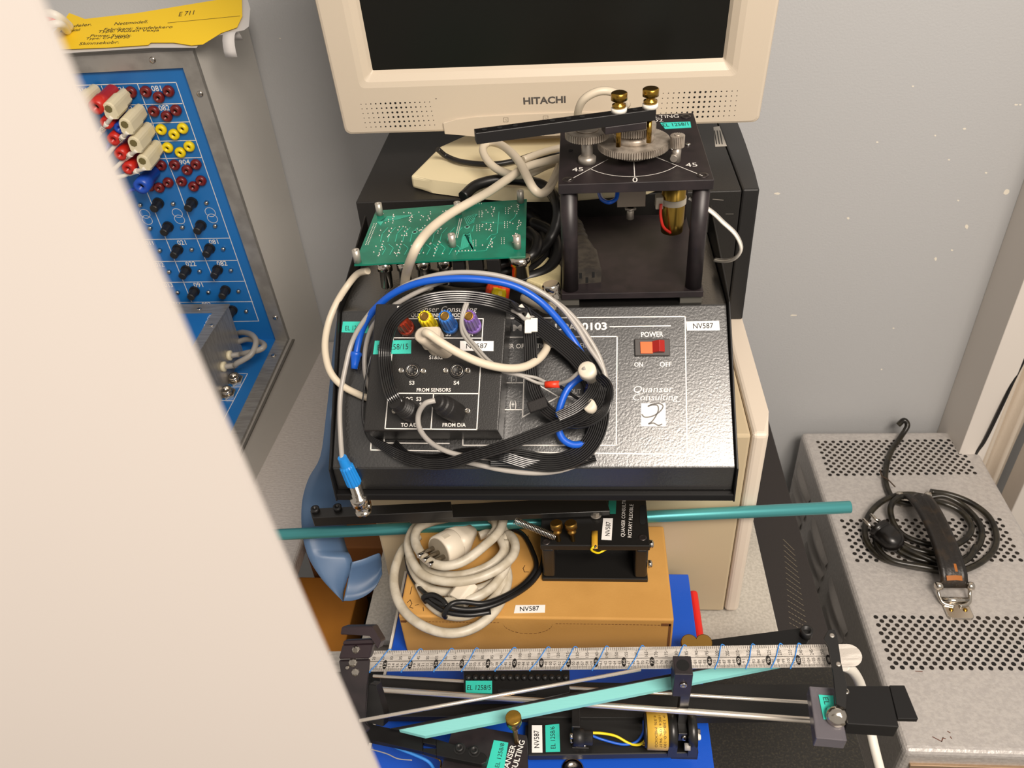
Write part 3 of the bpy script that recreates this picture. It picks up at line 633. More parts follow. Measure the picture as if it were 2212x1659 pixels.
# ================================================================ rotary servo unit on the amplifier
SZ = AZ1 + .0075
sy = Z(1213, 648, SZ).y; sx_0 = Z(1213, 648, SZ).x; sx_1 = Z(1519, 643, SZ).x
ZT = Y(1205, 399, sy).z; sy1_ = Z(1512, 243, ZT).y
srv = thing('servo_unit', Vector(((sx_0 + sx_1) / 2, (sy + sy1_) / 2, AZ1)), 'black rotary servo stand with meshing gears and a long hole-drilled arm on top', 'servo unit')
th = .009
b = MB(); b.box((sx_0, sy, SZ), (sx_1, sy1_, SZ + .0065), .0006); b.build('base_plate', M['anod'], srv)
b = MB(); b.box((sx_0, sy, ZT - th), (sx_1, sy1_, ZT), .0006); b.build('top_plate', M['anod'], srv)
for xx in (sx_0 + .0085, sx_1 - .0085):
    for yy in (sy + .0095, sy1_ - .0095):
        b = MB(); b.cyl((xx, yy, SZ + .0065), (xx, yy, ZT - th), .0075, 28); b.build('pillar', M['anod'], srv)
        b = MB(); b.lathe([(0, .0052), (.0004, .0052), (.0004, .0028), (.0001, .0024)], (xx, yy, ZT), (0, 0, 1), 20); b.build('corner_screw', mat('dark_steel', '4A4443', .35, .8), srv)
        b = MB(); b.box((xx - .006 - .006, yy - .007, AZ1), (xx + .014 - .006, yy + .009, SZ)); b.build('rubber_foot', mat('grey_rubber', '4C4A44', .8), srv)
T = flat(ZT); b = MB(); h = .0003; w = .0007
for p, q in (((1229, 390), (1313, 345)), ((1369, 345), (1371, 383)), ((1417, 340), (1517, 380))): b.line(T, p, q, w, h)
o_ = T.L(1369, 290).to_2d(); a0 = T.L(1277, 366).to_2d(); am_ = T.L(1370, 382).to_2d(); a1 = T.L(1462, 358).to_2d()
# circle through three points
def circ(a, b_, c):
    d = 2 * (a.x * (b_.y - c.y) + b_.x * (c.y - a.y) + c.x * (a.y - b_.y)); f = lambda p: p.x ** 2 + p.y ** 2
    o = Vector(((f(a) * (b_.y - c.y) + f(b_) * (c.y - a.y) + f(c) * (a.y - b_.y)) / d, (f(a) * (c.x - b_.x) + f(b_) * (a.x - c.x) + f(c) * (b_.x - a.x)) / d)); return o, (a - o).length
oc, rc = circ(a0, am_, a1); t0 = math.atan2(a0.y - oc.y, a0.x - oc.x); t1 = math.atan2(a1.y - oc.y, a1.x - oc.x)
pp = [oc + Vector((math.cos(t0 + (t1 - t0) * i / 30), math.sin(t0 + (t1 - t0) * i / 30))) * rc for i in range(31)]
b.strip(T, pp, w, h)
for t, p0, p1, tp in (('0', (1366, 394), (1377, 394), (1366, 384)), ('45', (1236, 371), (1260, 370), (1236, 363)), ('45', (1482, 361), (1507, 360), (1482, 353)), ('CONSULTING', (1352, 259), (1467, 254.5), (1352, 252)), ('SRV-02', (1368, 266), (1433, 263), (1368, 260))): b.text(t, T, p0, p1, tp, h)
b.build('engraving', M['ink'], srv)
sticker(srv, T, [(1426, 266), (1491, 263.5), (1493, 275.5), (1436, 278.5)], mat('bright_turquoise_sticker', '3FD6C6', .5), 'EL 1258/1', (1433, 275), (1488, 272), (1432, 268), M['inkk'], label='turquoise sticker')
gst = mat('gear_steel', 'BDB3A6', .42, .5, bump=.00008, bscale=900, col2='968C80', cscale=90)
zc = ZT + .010
def gpx(cx, cy, rx, z): p = Z(cx, cy, z); return p, (Z(cx + rx, cy, z) - p).length
c, r = gpx(1369, 301, 79, zc + .006); c.z = zc; gc = c.copy(); b = MB(); b.gear(c, (0, 0, 1), r, .006, 92, .002); b.build('large_gear', gst, srv)
b = MB(); b.lathe([(-.009, .014), (0, .014)], c, (0, 0, 1), 30); b.lathe([(.006, r * .56), (.010, r * .54), (.012, r * .45)], c, (0, 0, 1), 30); b.build('hub', gst, srv)
c, r = gpx(1367, 282, 50, zc + .020); c.z = zc + .014; c.x = gc.x - .0005; c.y = gc.y; b = MB(); b.gear(c, (0, 0, 1), r, .006, 60, .0018); b.build('middle_gear', gst, srv)
b = MB(); b.lathe([(.006, .0085), (.016, .0085)], c, (0, 0, 1), 24); b.lathe([(.006, .013), (.010, .013)], c, (0, 0, 1), 24); b.build('output_shaft', M['nickel'], srv)
c, r = gpx(1268, 280, 48, zc + .020); c.z = zc + .014; b = MB(); b.gear(c, (0, 0, 1), r, .006, 56, .0018); b.lathe([(.006, .01), (.0075, .01)], c, (0, 0, 1), 20); b.build('side_gear', gst, srv)
b = MB(); b.cyl((c.x, c.y, ZT), (c.x, c.y, c.z), .005, 16); b.lathe([(0, .008), (.005, .008), (.007, .005)], (c.x, c.y, ZT), (0, 0, 1), 20); b.build('gear_shaft', M['dsteel'], srv)
c, r = gpx(1464, 292, 16, zc + .014); c.z = zc + .004; b = MB(); b.gear(c, (0, 0, 1), r, .010, 24, .0013); b.lathe([(.010, r * .45), (.011, r * .4)], c, (0, 0, 1), 14); b.build('pinion_gear', gst, srv)
b = MB(); b.cyl((c.x, c.y, ZT), (c.x, c.y, c.z), r * .62, 16); b.cyl((c.x - .002, c.y - r * .4, ZT + .006), (c.x - .003, c.y - r * 1.1, ZT + .0055), .0032, 12); b.build('pinion_clamp', M['dsteel'], srv)
for (x, y) in ((1486, 313), (1451, 323), (1418, 312)):
    p = T.P(x, y); b = MB(); b.lathe([(0, .0026), (.0012, .0022), (.0016, .0005)], p, (0, 0, 1), 12); b.build('screw', M['steel'], srv)
p = T.P(1233, 325); b = MB(); b.cyl(p, p + Vector((0, 0, .0004)), .002, 12); b.build('drilled_hole', M['dark'], srv)
# arm
ZA = ZT + .052
p0, p1 = Z(1028, 288, ZA), Z(1418, 236, ZA); FA = Fr(p0, p1 - p0, (0, 1, 0)); FA = Fr(p0, p1 - p0, Vector((0, 0, 1)).cross(p1 - p0)); La = (p1 - p0).length
b = MB(FA); b.box((0, 0, -.0095), (La, .0105, 0), .0004); arm = b.build('load_arm', mat('black_gloss_anodised', '131111', .3, spec=.6), srv)
b = MB(FA); b.box((La - .044, .000, -.016), (La - .008, .012, -.0096), .0006); b.build('arm_clamp', M['anod'], arm)
for x in (1044, 1077, 1110, 1190, 1225, 1254, 1367):
    b = MB()
    y = 288 - (x - 1028) * .133 - 11; c = FA.L(x, y); 
    b.M = Matrix.Identity(4); cc = FA.W(c.x, .0055, .0001); b.cyl(cc, cc + Vector((0, 0, .0002)), .0022, 12); b.build('hole', M['dark'], arm)
for x, y in ((1334, 238), (1401, 229)):
    c = FA.L(x, y); c = FA.W(c.x, .0055, 0); up = FA.n
    b = MB(); b.lathe([(.0001, .0066), (.0032, .0066), (.0036, .005)], c, up, 24); b.build('nylon_washer', M['white_pl'], arm)
    b = MB(); b.lathe([(.0037, .0045), (.0042, .0058), (.0062, .0058), (.007, .0038), (.0095, .0038), (.0100, .0068), (.0155, .0068), (.0162, .006)], c, up, 24); b.build('thumb_screw', M['brass'], arm)
    b = MB(); b.cyl(c - Vector((0, 0, .0098)), c - Vector((0, 0, .03)), .0022, 12); b.build('screw_shaft', M['brass'], arm)
# under the top plate
ymid = (sy + sy1_) / 2
def under(px, y, z0=None): p = Y(px, 430, y); return p.x
mx = under(1455, ymid - .02); zb_ = ZT - th; ym_ = ymid - .02
r_ = (Y(1481, 460, ym_) - Y(1430, 460, ym_)).length / 2
b = MB(); b.lathe([(-.003, r_), (-.012, r_ * 1.02)], (mx, ym_, zb_ + .003), (0, 0, 1), 28); b.build('motor_collar', bluek, srv)
zlo = Y(1455, 500, ym_).z
b = MB(); b.lathe([(0, r_ * .6), (.001, r_ * .93), (.012, r_), (zb_ - .01 - zlo, r_)], (mx, ym_, zlo), (0, 0, 1), 28); b.build('motor', mat('gold_can', 'A8893F', .3, 1), srv)
zt_ = Y(1455, 431, ym_).z
b = MB(); b.lathe([(0, r_ * 1.08), (.006, r_ * 1.08), (.006, r_), (0, r_)], (mx, ym_, zt_ - .003), (0, 0, 1), 28, caps=False); b.box((mx - r_ * 1.55, ym_ - .008, zt_ - .006), (mx - r_ * .9, ym_ + .002, zt_ + .006), .001); b.build('cable_tie', mat('natural_nylon', 'B8B0A0', .5), srv)
b = MB(); b.cable([Y(1428, 440, ym_ - .01), Y(1427, 465, ym_ - .014), Y(1433, 490, ym_ - .016), Y(1448, 503, ym_ - .01)], .0014); b.build('red_wire', redp, srv)
b = MB(); p, q = Y(1333, 447, ym_), Y(1395, 415, ym_); b.box((p.x, ym_ - .001, p.z), (q.x, ym_ + .02, zb_), .0003); b.build('sensor_body', mat('tan_metal', '8A7F72', .5, .3), srv)
p = Y(1362, 447, ym_ + .004); q = Y(1362, 472, ym_ + .004); b = MB(); b.cyl((p.x, p.y, p.z), (p.x, p.y, q.z), .0035, 14); b.lathe([(0, .006), (.002, .006)], (p.x, p.y, p.z - .002), (0, 0, 1), 6); b.build('sensor_shaft', M['dsteel'], srv)
b = MB(); b.cable([Y(1293, 412, ym_ + .02), Y(1300, 430, ym_), Y(1315, 437, ym_ - .01), Y(1330, 430, ym_ - .005), Y(1334, 415, ym_)], .002); b.build('blue_wire', M['blue_c'], srv)
t = thing('twin_wire', Vector(X(1580, 500, sx_1 + .012)), 'grey twin wire looping out right of the servo unit', 'cable')
pts = [(1490, 425), (1537, 455), (1562, 478), (1590, 505), (1602, 535), (1590, 555), (1568, 562), (1545, 560)]
zz = [.53, .52, .51, .50, .485, .47, .455, .44]
for k in (0, 1):
    b = MB(); b.cable([Z(x - k * 1.5, y + k * 3, z) for (x, y), z in zip(pts, zz)], .0014); b.build('wire', M['white_pl' if k else 'grey_pl'], t)
# ================================================================ green circuit board
PZ = .476
PF = flat(PZ); pcbm = mat('green_solder_mask', '0B6A55', .35, spec=.6, col2='0E7A62', cscale=40)
pcb = thing('circuit_board', PF.P(950, 520), 'green circuit board lying solder side up with metal standoffs', 'circuit board')
cs = [PF.P(x, y) for x, y in ((765, 572), (1135, 553), (1138, 430), (812, 455))]
b = MB(); b.prism([c - Vector((0, 0, .0016)) for c in cs], (0, 0, .0016)); b.build('board', pcbm, pcb)
for (x, y, hh) in ((773, 566, .013), (821, 464, .013), (990, 462, .013), (1125, 437, .013), (978, 532, .013), (1118, 536, .013)):
    c = PF.P(x, y); b = MB(); b.lathe([(0, .0036), (hh, .0036), (hh, .0019), (hh - .004, .0018)], c, (0, 0, 1), 16); b.build('standoff', mat('tin_standoff', 'B5B0A6', .4, .55), pcb)
b = MB(); random.seed(3)
def dot(x, y, r=.0010, hh=.0010):
    c = PF.P(x, y); b.lathe([(0, r), (hh * .6, r * .6), (hh, r * .2)], c, (0, 0, 1), 6)
for cx, cy in ((840, 470), (878, 467), (916, 464), (952, 462), (832, 500), (868, 497), (905, 494), (940, 492), (1055, 455), (1110, 450), (1052, 487), (1112, 483), (1050, 523), (1105, 512)):
    for i in range(5): dot(cx + random.uniform(-4, 4) - i * 1.2 + 12, cy + i * 4.5 - 6)
    for i in range(5): dot(cx + random.uniform(-14, 14), cy + random.uniform(-8, 12))
for cx in (822, 862, 902, 942):
    for i in range(6): dot(cx + 6 - i * 2.2, 522 + i * 6.2)
    for i in range(5): dot(cx + random.uniform(-15, 15), 532 + random.uniform(-8, 20))
for i in range(16):
    dot(808 - i * 1.2, 484 + i * 3, .0007); dot(813 - i * 1.2, 483.5 + i * 3, .0007)
    dot(997 - i * .6, 474 + i * 2.6, .0007); dot(993 - i * .6, 474 + i * 2.6, .0007)
for i in range(7): dot(984 + i * 7, 543 - i * .3, .0009); dot(1010 + i * 5, 442 - i * .3, .0007)
for cx, cy in ((1035, 457), (1092, 450), (1030, 487), (1090, 480), (1022, 520), (1083, 515)):
    for i in range(4): dot(cx, cy + i * 4, .0007); dot(cx + 6, cy - .4 + i * 4, .0007)
b.build('solder_joints', mat('solder', 'DAD6CE', .35, .5), pcb)
b = MB(); tr_ = []
for i in range(8): tr_ += [[(1003 + i * 3, 470 - i * 1), (1010 + i * 3.2, 486 - i * 3), (1024 + i * .6, 466 - i * 2.5 + 14)], [(995 + i * .3 + i * 2, 540 - i), (999 + i * 2.2, 512 - i * 1.5), (1003 + i * 2.2, 505 + i * 2), (1018 + i * .8, 535 + i)], [(815 + i * 1, 480 + i), (822 + i * 1.8, 478 - i * 1.4), (860 + i * 5, 474 - i * 1.4)]]
tr_ += [[(1078, 458), (1074, 505), (1060, 508), (1052, 518)], [(1040, 480), (1076, 482), (1090, 482)], [(985, 545), (1050, 542), (1060, 520), (1070, 512)], [(1100, 480), (1112, 470), (1115, 462)], [(1020, 500), (1024, 488)]]
for k in range(11):
    x = 820 + k * 16; tr_ += [[(x + 18, 492), (x + 6, 505), (x + 2, 522)], [(x + 4, 528), (x + 14, 536), (x + 6, 550)]]
for L in tr_:
    for p, q in zip(L, L[1:]): b.line(PF, p, q, .0007, .0002)
b.build('copper_traces', mat('trace_green', '3DBBA0', .35, spec=.6), pcb)
for (x, y) in ((896, 502), (1009, 491)):
    c = PF.P(x, y); b = MB(); b.cyl(c, c + Vector((0, 0, .0004)), .0028, 16); hj = b.build('mounting_hole', mat('pale_green_ring', '6FB8A4', .5), pcb); b = MB(); b.cyl(c + Vector((0, 0, .0003)), c + Vector((0, 0, .0005)), .0018, 14); b.build('hole_centre', M['dark'], hj)
for (x, y) in ((826, 568), (868, 566), (909, 563), (956, 560)):
    c = PF.P(x, y) + Vector((0, .008, -.0018)); b = MB(); b.lathe([(0, .0072), (.010, .0072), (.0105, .0058), (.026, .0058), (.027, .005)], c, (0, -.25, -1), 20); b.build('coax_jack', M['nickel'], pcb)
for x0_, x1_ in ((975, 1000), (1010, 1040), (1050, 1078)):
    a_ = PF.P(x0_, 560); c_ = PF.P(x1_, 558); b = MB(); b.box((a_.x, a_.y + .002, PZ - .018), (c_.x, a_.y + .016, PZ - .0018), .0005); b.build('connector_block', M['black'], pcb)
c = PF.P(1121, 556) + Vector((0, .006, -.002)); b = MB(); b.lathe([(0, .0105), (.008, .0105), (.008, .0088), (.02, .0088)], c, (0, -.2, -1), 20); b.build('large_jack', M['nickel'], pcb)
# ================================================================ blue case and cardboard box in the middle
ZBL = .10
fB = flat(ZBL)
bxr, bxl, byb = fB.P(1487, 1240).x, fB.P(848, 1390).x, min(fB.P(1487, 1240).y, BY - .004)
blue = mat('blue_painted_metal', '1450BE', .4, spec=.5, bump=.0001, bscale=900)
g = thing('blue_case', ((bxl + bxr) / 2, .42, 0), 'wide flat bright blue case under the cardboard box at the bottom', 'case')
b = MB(); b.box((bxl, .235, .0005), (bxr, byb, ZBL), .0012); b.build('body', blue, g)
b = MB(); b.box((bxl - .003, .235, ZBL - .012), (bxl - .0003, byb, ZBL + .0005)); b.build('white_edge_strip', M['white_pl'], g)
for (x, y) in ((1237, 1663),):
    c = fB.P(x, y); b = MB(); b.lathe([(0, .011), (.002, .010), (.003, .007), (.001, .005), (.0005, .001)], c, (0, 0, 1), 24); b.build('round_fastener', M['nickel'], g)
b = MB(); y0 = Z(1500, 1282, .08).y; p = fB.P(1497, 1290); b.box((bxr + .0003, Z(1510, 1388, .08).y, .03), (bxr + .010, y0, .088), .004, 3); b.build('red_handle', M['red'], g)
ZCB = .162
fC = flat(ZCB); c0, c1 = fC.P(858, 1341), fC.P(1455, 1329); cyf = (c0.y + c1.y) / 2
kraft = mat('kraft_cardboard', 'C6954E', .75, col2='B88843', cscale=8, bump=.0001, bscale=500)
kraft2 = mat('cardboard_fold', 'CFA055', .8); kdark = mat('corrugated_edge', '6B4018', .9)
cb = thing('cardboard_box', ((c0.x + c1.x) / 2, .56, ZBL), 'brown cardboard box with a white sticker lying under the coiled white cable', 'box')
CX0, CX1 = c0.x, c1.x; CYB = BY - .003
b = MB(); b.box((CX0, cyf, ZBL + .0005), (CX1, CYB, ZCB), .0022, 3); b.build('carton', kraft, cb)
fF = front(cyf); t_ = fC.L
b = MB(); random.seed(5)
zz = ZCB - .0085; xs = [CX0 + .006 + i * .0035 for i in range(int((CX1 - CX0 - .01) / .0035))]
nx = Y(1140, 1350, cyf).x
for x in xs:
    if abs(x + .002 - nx) > .027: b.quad((x, cyf - .0004, zz + random.uniform(-.0003, .0003)), (x + .0022, cyf - .0004, zz), (x + .0022, cyf - .0004, zz + .0007), (x, cyf - .0004, zz + .0007))
for i in range(16):
    a = math.pi * (i + .15) / 16; a2 = a + .13; pts = [(nx - .025 * math.cos(q), cyf - .0004, zz - .017 * math.sin(q) - k) for q, k in ((a, 0), (a2, 0), (a2, .0007), (a, .0007))]; b.quad(*pts)
b.build('perforated_line', kdark, cb)
b = MB(); b.box((CX1 - .012, cyf - .0006, ZCB - .0095), (CX1 - .003, cyf - .0001, ZCB - .0055)); b.box((CX1 - .0045, cyf - .0006, ZBL + .001), (CX1 - .0022, cyf - .0001, ZCB - .006)); b.box((CX0 + .0015, cyf - .0006, ZCB - .010), (CX0 + .007, cyf - .0001, ZCB - .007)); b.build('corner_gap', kdark, cb)
sticker(cb, fC, [(1110, 1325), (1114, 1307.5), (1178, 1307), (1177, 1323.5)], M['sticker'], 'NV587', (1123, 1321), (1165, 1319), (1123, 1311.5), M['inkk'], bold=.01)
b = MB()
for L in ([(890, 1268), (886, 1284)], [(880, 1302), (886, 1296), (890, 1304), (885, 1312), (892, 1314)], [(897, 1308), (904, 1306)], [(914, 1312), (915, 1320)], [(1131, 1158), (1136, 1165), (1143, 1160)], [(1141, 1156), (1140, 1168)], [(1134, 1222), (1130, 1228), (1133, 1236), (1142, 1236)], [(1012, 1310), (1016, 1318)]):
    for p, q in zip(L, L[1:]): b.line(fC, p, q, .0006, .0003)
b.build('pen_marks', mat('brown_ink', '2A1408', .7), cb)
# cartons on the floor shelf at the left
car = mat('orange_carton', 'B9781F', .75, col2='A86A18', cscale=6, bump=.0001, bscale=400)
zc_ = -.10; r0, r1 = Z(768, 1302, zc_), Z(757, 1352, zc_)
b = MB(); b.box((r0.x - .32, .33, -.1615), (r0.x, r0.y + .045, zc_), .002); tag(b.build('carton', car), 'orange brown carton low at the left, below the blue sheet', 'box', 'cartons left of the pile')
b = MB(); b.box((BX + .004, r0.y + .055, -.1615), (GX0 - .012, .96, -.045), .002); tag(b.build('carton', mat('brown_carton', '7A4A1C', .8)), 'darker brown carton standing behind the blue sheet at the left', 'box', 'cartons left of the pile')
# grey blue plastic sheet
rows = [(575, 762, 802, .955), (612, 748, 800, .93), (660, 733, 795, .91), (740, 721, 780, .895), (830, 712, 780, .885), (900, 704, 780, .87), (985, 692, 790, .885), (1030, 668, 790, .915), (1070, 655, 780, .94), (1110, 651, 760, .95), (1150, 653, 742, .955), (1185, 660, 748, .955), (1215, 672, 761, .955), (1250, 695, 750, .955), (1280, 722, 741, .958), (1297, 738, 740.5, .96)]
b = MB(); G_ = []
Sa = spline([(r_[1], r_[0], r_[3]) for r_ in rows], 4); Sb = spline([(r_[2], r_[0], r_[3]) for r_ in rows], 4)
for y, x0, x1, d in [(a.y, a.x, c.x, a.z) for a, c in zip(Sa, Sb)]:
    G_.append([D(x0 + (x1 - x0) * t / 6, y + (3 if y > 1290 else 0) * t / 6, d + .035 * (t / 6) ** 2 * (1 if y < 1200 else .3)) for t in range(7)])
b.sheet(G_, .0009); bs = b.build('plastic_sheet', bl); tag(bs, 'large grey blue plastic sheet curling out left of the amplifier and computers', 'plastic sheet')
b = MB(); R2 = [(742, 1298, 760, 1214), (765, 1297, 785, 1207), (790, 1287, 803, 1200), (812, 1268, 818, 1195), (826, 1240, 822, 1200)]
Ra = spline([(r_[0], r_[1], 0) for r_ in R2], 5); Rb = spline([(r_[2], r_[3], 0) for r_ in R2], 5)
b.sheet([[D(p.x + (q.x - p.x) * t / 6, p.y + (q.y - p.y) * t / 6, .958 + .001 * k + .01 * math.sin(t / 6 * 3.14)) for t in range(7)] for k, (p, q) in enumerate(zip(Ra, Rb))], .0009)
b.build('folded_end', bl, bs)
# ================================================================ flexible joint unit on the box
fu0, fu1 = fC.P(1187, 1256), fC.P(1414, 1254); fy = fu0.y
fzt = Y(1167, 1178, fy).z; gx0, gx1 = Y(1167, 1178, fy).x, Y(1405, 1170, fy).x
fl = thing('flexible_joint_unit', ((gx0 + gx1) / 2, fy + .03, ZCB), 'black flexible joint unit with brass thumb screws standing on the cardboard box', 'lab device')
fb2 = BY - .004
blkm = mat('black_machined', '181716', .35, spec=.6, bump=.00002, bscale=2000)
fback = fy + .115
fback = min(fback, fb2)
b = MB(); b.box((gx0, fy, fzt - .007), (gx1, fback, fzt), .0008); b.build('top_plate', blkm, fl)
b = MB(); b.box((gx0, fy, ZCB), (gx1, fback, ZCB + .005), .0008); b.build('bottom_plate', blkm, fl)
for xa, xb in ((gx0 + .001, gx0 + .014), (gx1 - .014, gx1 - .001)):
    b = MB(); b.box((xa, fy + .001, ZCB + .005), (xb, fy + .040, fzt - .007), .003, 3); b.build('side_wall', blkm, fl)
b = MB(); b.box((gx0 + .014, fy + .034, ZCB + .005), (gx1 - .014, fy + .038, fzt - .007)); b.build('back_wall', blkm, fl)
fT = flat(fzt)
b = MB()
for t, p0, p1, tp in (('QUANSER CONSULTING', (1349, 1160), (1352, 1072), (1341, 1160)), ('ROTARY FLEXIBLE', (1364, 1162), (1368, 1090), (1356, 1162))): b.text(t, fT, p0, p1, tp, .0003)
b.build('engraving', M['ink'], fl)
sticker(fl, fT, [(1299, 1166), (1303, 1120), (1324, 1120), (1321, 1167)], M['sticker'], 'NV587', (1317, 1159), (1319, 1128), (1307, 1159), M['inkk'], bold=.01)
sticker(fl, fT, [(1313, 1110), (1316, 1070), (1332, 1070), (1330, 1110)], mat('shaded_teal_sticker', '1C7C6A', .5), None, 0, 0, 0, None, label='turquoise sticker in shadow')  # turquoise like the other stickers; its shadow is put into a darker teal
b = MB(); b.prism([fT.P(x, y) + Vector((0, 0, .0001)) for x, y in rrect(1382, 1092, 1395, 1133, 5)], (0, 0, .0003)); b.build('slot', M['dark'], fl)
for x, y in ((1180, 1170), (1388, 1161)):
    c = fT.P(x, y); b = MB(); b.lathe([(0, .0042), (.0003, .0042), (.0003, .0022), (.0001, .002)], c, (0, 0, 1), 18); b.build('countersunk_screw', mat('dark_steel', '4A4443', .35, .8), fl)
for x, y in ((1207, 1168), (1238, 1168)):
    c = fT.P(x, y); up = Vector((-.10, .18, 1)); b = MB(); b.lathe([(0, .0022), (.010, .0022), (.0105, .0045), (.0125, .0045), (.0135, .003), (.016, .003), (.0165, .0062), (.022, .0062), (.023, .0052)], c, up, 22); b.build('thumb_screw', M['obrass'], fl)
a = fT.P(1112, 1124, .022); e = fT.P(1199, 1160, .007); b = MB(); n = 28 * 12; ax = (e - a); L = ax.length; ax.normalize(); u = ax.cross(Vector((0, 0, 1))).normalized(); v = ax.cross(u)
b.tube([a + ax * (L * i / n) + u * math.cos(i / 12 * math.tau) * .0034 + v * math.sin(i / 12 * math.tau) * .0034 for i in range(n + 1)], .00055, 5); b.build('coil_spring', M['steel'], fl)
for x, y in ((1287, 1089), (1287, 1113)):
    c = fT.P(x, y, .0005); b = MB(); b.lathe([(0, .006), (.002, .006)], c, (0, 0, 1), 20); b.lathe([(.002, .0042), (.006, .0042)], c, (0, 0, 1), 6, flat_=True); b.build('bolt', M['dsteel'], fl)
for z_ in (fzt - .004, ZCB + .022):
    c = Vector((gx1, fy + .006, z_)); b = MB(); b.lathe([(0, .0042), (.003, .004), (.004, .0025)], c, (1, 0, 0), 16); b.build('side_screw', M['nickel'], fl)
b = MB(); b.sheet([[fT.P(x, y, .0006 + k) for x in (1278, 1291)] for y, k in ((1147, .0), (1160, .001), (1175, .0015), (1186, -.0))], .0004); b.build('yellow_tag', mat('amber_tape', 'C99A2C', .5), fl)
b = MB(); b.cable([fT.P(1283, 1180, .002), fT.P(1278, 1188, -.002), fT.P(1292, 1194, -.012), fT.P(1310, 1186, -.012)], .0012); b.build('yellow_wire', yel, fl)
b = MB(); b.cable([fT.P(1288, 1178, .002), fT.P(1284, 1186, -.001), fT.P(1296, 1190, -.012), fT.P(1308, 1182, -.012)], .0012); b.build('black_wire', M['blackc'], fl)
# swinging arm of the joint
zA = fzt + .018; fA = flat(zA)
b = MB(); q = [fA.P(x, y) for x, y in ((670, 1103), (676, 1098), (974, 1083), (978, 1104), (674, 1119))]; b.prism([p + Vector((0, 0, -.013)) for p in q], (0, 0, .013), .0005, 1); ab = b.build('outer_arm', blkm, fl)
fA2 = flat(zA - .0095)
b = MB(); q = [fA2.P(x, y) for x, y in ((880, 1094), (1200, 1078), (1310, 1078), (1318, 1104), (1080, 1114), (884, 1122))]; b.prism([p + Vector((0, 0, -.007)) for p in q], (0, 0, .007), .0005, 1); b.build('inner_arm', blkm, fl)
for x, y in ((682, 1104), (730, 1100), (833, 1098)):
    c = fA.P(x, y, .0); b = MB(); b.lathe([(0, .0044), (.0045, .0044), (.0045, .0022), (.002, .002)] if x < 800 else [(0, .0015), (.0003, .0015)], c, (0, 0, 1), 16); b.build('cap_screw', M['black'], ab)
# teal tube across
ta, tb = Y(560, 1157, .6145), Y(1838, 1095, .6145)
tealm = mat('teal_anodised', '4E9FA2', .33, .6, spec=.8)
d_ = (tb - ta).normalized(); b = MB(); b.lathe([(0, .0066), ((tb - ta).length - .0008, .0066), ((tb - ta).length, .0058), ((tb - ta).length, .0045), ((tb - ta).length - .0015, .0042), ((tb - ta).length - .0015, 0)], ta, d_, 32, caps=False)
tag(b.build('teal_tube', tealm), 'long round teal tube crossing below the amplifier to the right', 'tube')
# ================================================================ coiled white mains cord
zc = ZCB
def CP(x, y, h): return fC.P(x, y, h)
cord = thing('mains_cord', CP(990, 1230, 0), 'thick white mains cord coiled with its round plug on the cardboard box', 'cable')
r = .0049
paths = [
 [(905, 1158, .006), (872, 1185, .006), (853, 1230, .006), (853, 1275, .006), (872, 1318, .006), (910, 1350, .006), (960, 1367, .006), (1010, 1362, .006), (1055, 1335, .006), (1085, 1295, .006), (1097, 1250, .008), (1090, 1210, .012)],
 [(1090, 1110, .036), (1080, 1145, .04), (1045, 1180, .042), (1000, 1213, .04), (955, 1222, .038), (918, 1205, .036), (897, 1170, .034), (903, 1142, .03), (930, 1128, .026), (965, 1120, .02)],
 [(930, 1125, .016), (898, 1138, .018), (882, 1170, .02), (888, 1205, .022), (912, 1240, .024), (960, 1256, .026), (1020, 1252, .028), (1075, 1230, .03), (1108, 1200, .03), (1112, 1172, .028), (1098, 1155, .024), (1085, 1175, .02)],
 [(885, 1165, .008), (886, 1210, .008), (905, 1252, .010), (940, 1275, .006), (1000, 1278, .006), (1060, 1262, .006), (1092, 1228, .01), (1098, 1180, .014), (1085, 1140, .018), (1060, 1120, .02)],
 [(915, 1208, .016), (925, 1235, .016), (960, 1243, .016), (1010, 1240, .018), (1060, 1220, .02), (1088, 1190, .022), (1080, 1160, .022)],
 [(905, 1262, .006), (925, 1300, .006), (960, 1326, .006), (1005, 1330, .006), (1050, 1308, .006), (1080, 1275, .007), (1088, 1240, .012), (1075, 1205, .014)],
 [(960, 1300, .012), (1000, 1298, .014), (1040, 1285, .014), (1075, 1255, .014), (1095, 1215, .018), (1092, 1170, .022)],
 [(1066, 1115, .03), (1072, 1140, .03), (1060, 1160, .03)], [(1035, 1158, .012), (1055, 1152, .012), (1080, 1160, .012)]]
for p in paths:
    b = MB(); b.cable([CP(*q) for q in p], r, 8, 12); b.build('cord_loop', M['white_c'], cord)
pc = CP(948, 1193, .036); pe = CP(1014, 1157, .026); ax_ = (pe - pc).normalized(); plm = mat('white_plug', 'D6CCBA', .4)
b = MB(); b.lathe([(0, .0165), (.0012, .0178), (.02, .0178), (.021, .0172)], pc, ax_, 32); pl = b.build('plug_body', plm, cord)
f = axis(pc, ax_)
b = MB(f); loft(b, [[(x * k + ox, y * k2, z) for x, y in rrect(-.016, -.015, .016, .015, .009, 5)] for z, k, k2, ox in ((.020, 1, 1, 0), (.032, .9, .85, 0), (.042, .62, .55, .002), (.052, .4, .36, .004))], sm=True); b.build('plug_back', plm, cord)
b = MB(); b.lathe([(-.0003, .0155), (.0003, .0155)], pc, ax_, 30); b.build('plug_face', mat('grey_plug_face', '8F8574', .5), pl)
side_ = f.u * .0085
for s in (1, 0, -1):
    b = MB(); b.lathe([(0, .0022), (.002, .0026), (.021, .0026)], pc + side_ * s - ax_ * .021, ax_, 14); b.build('pin', M['nickel'], pl)
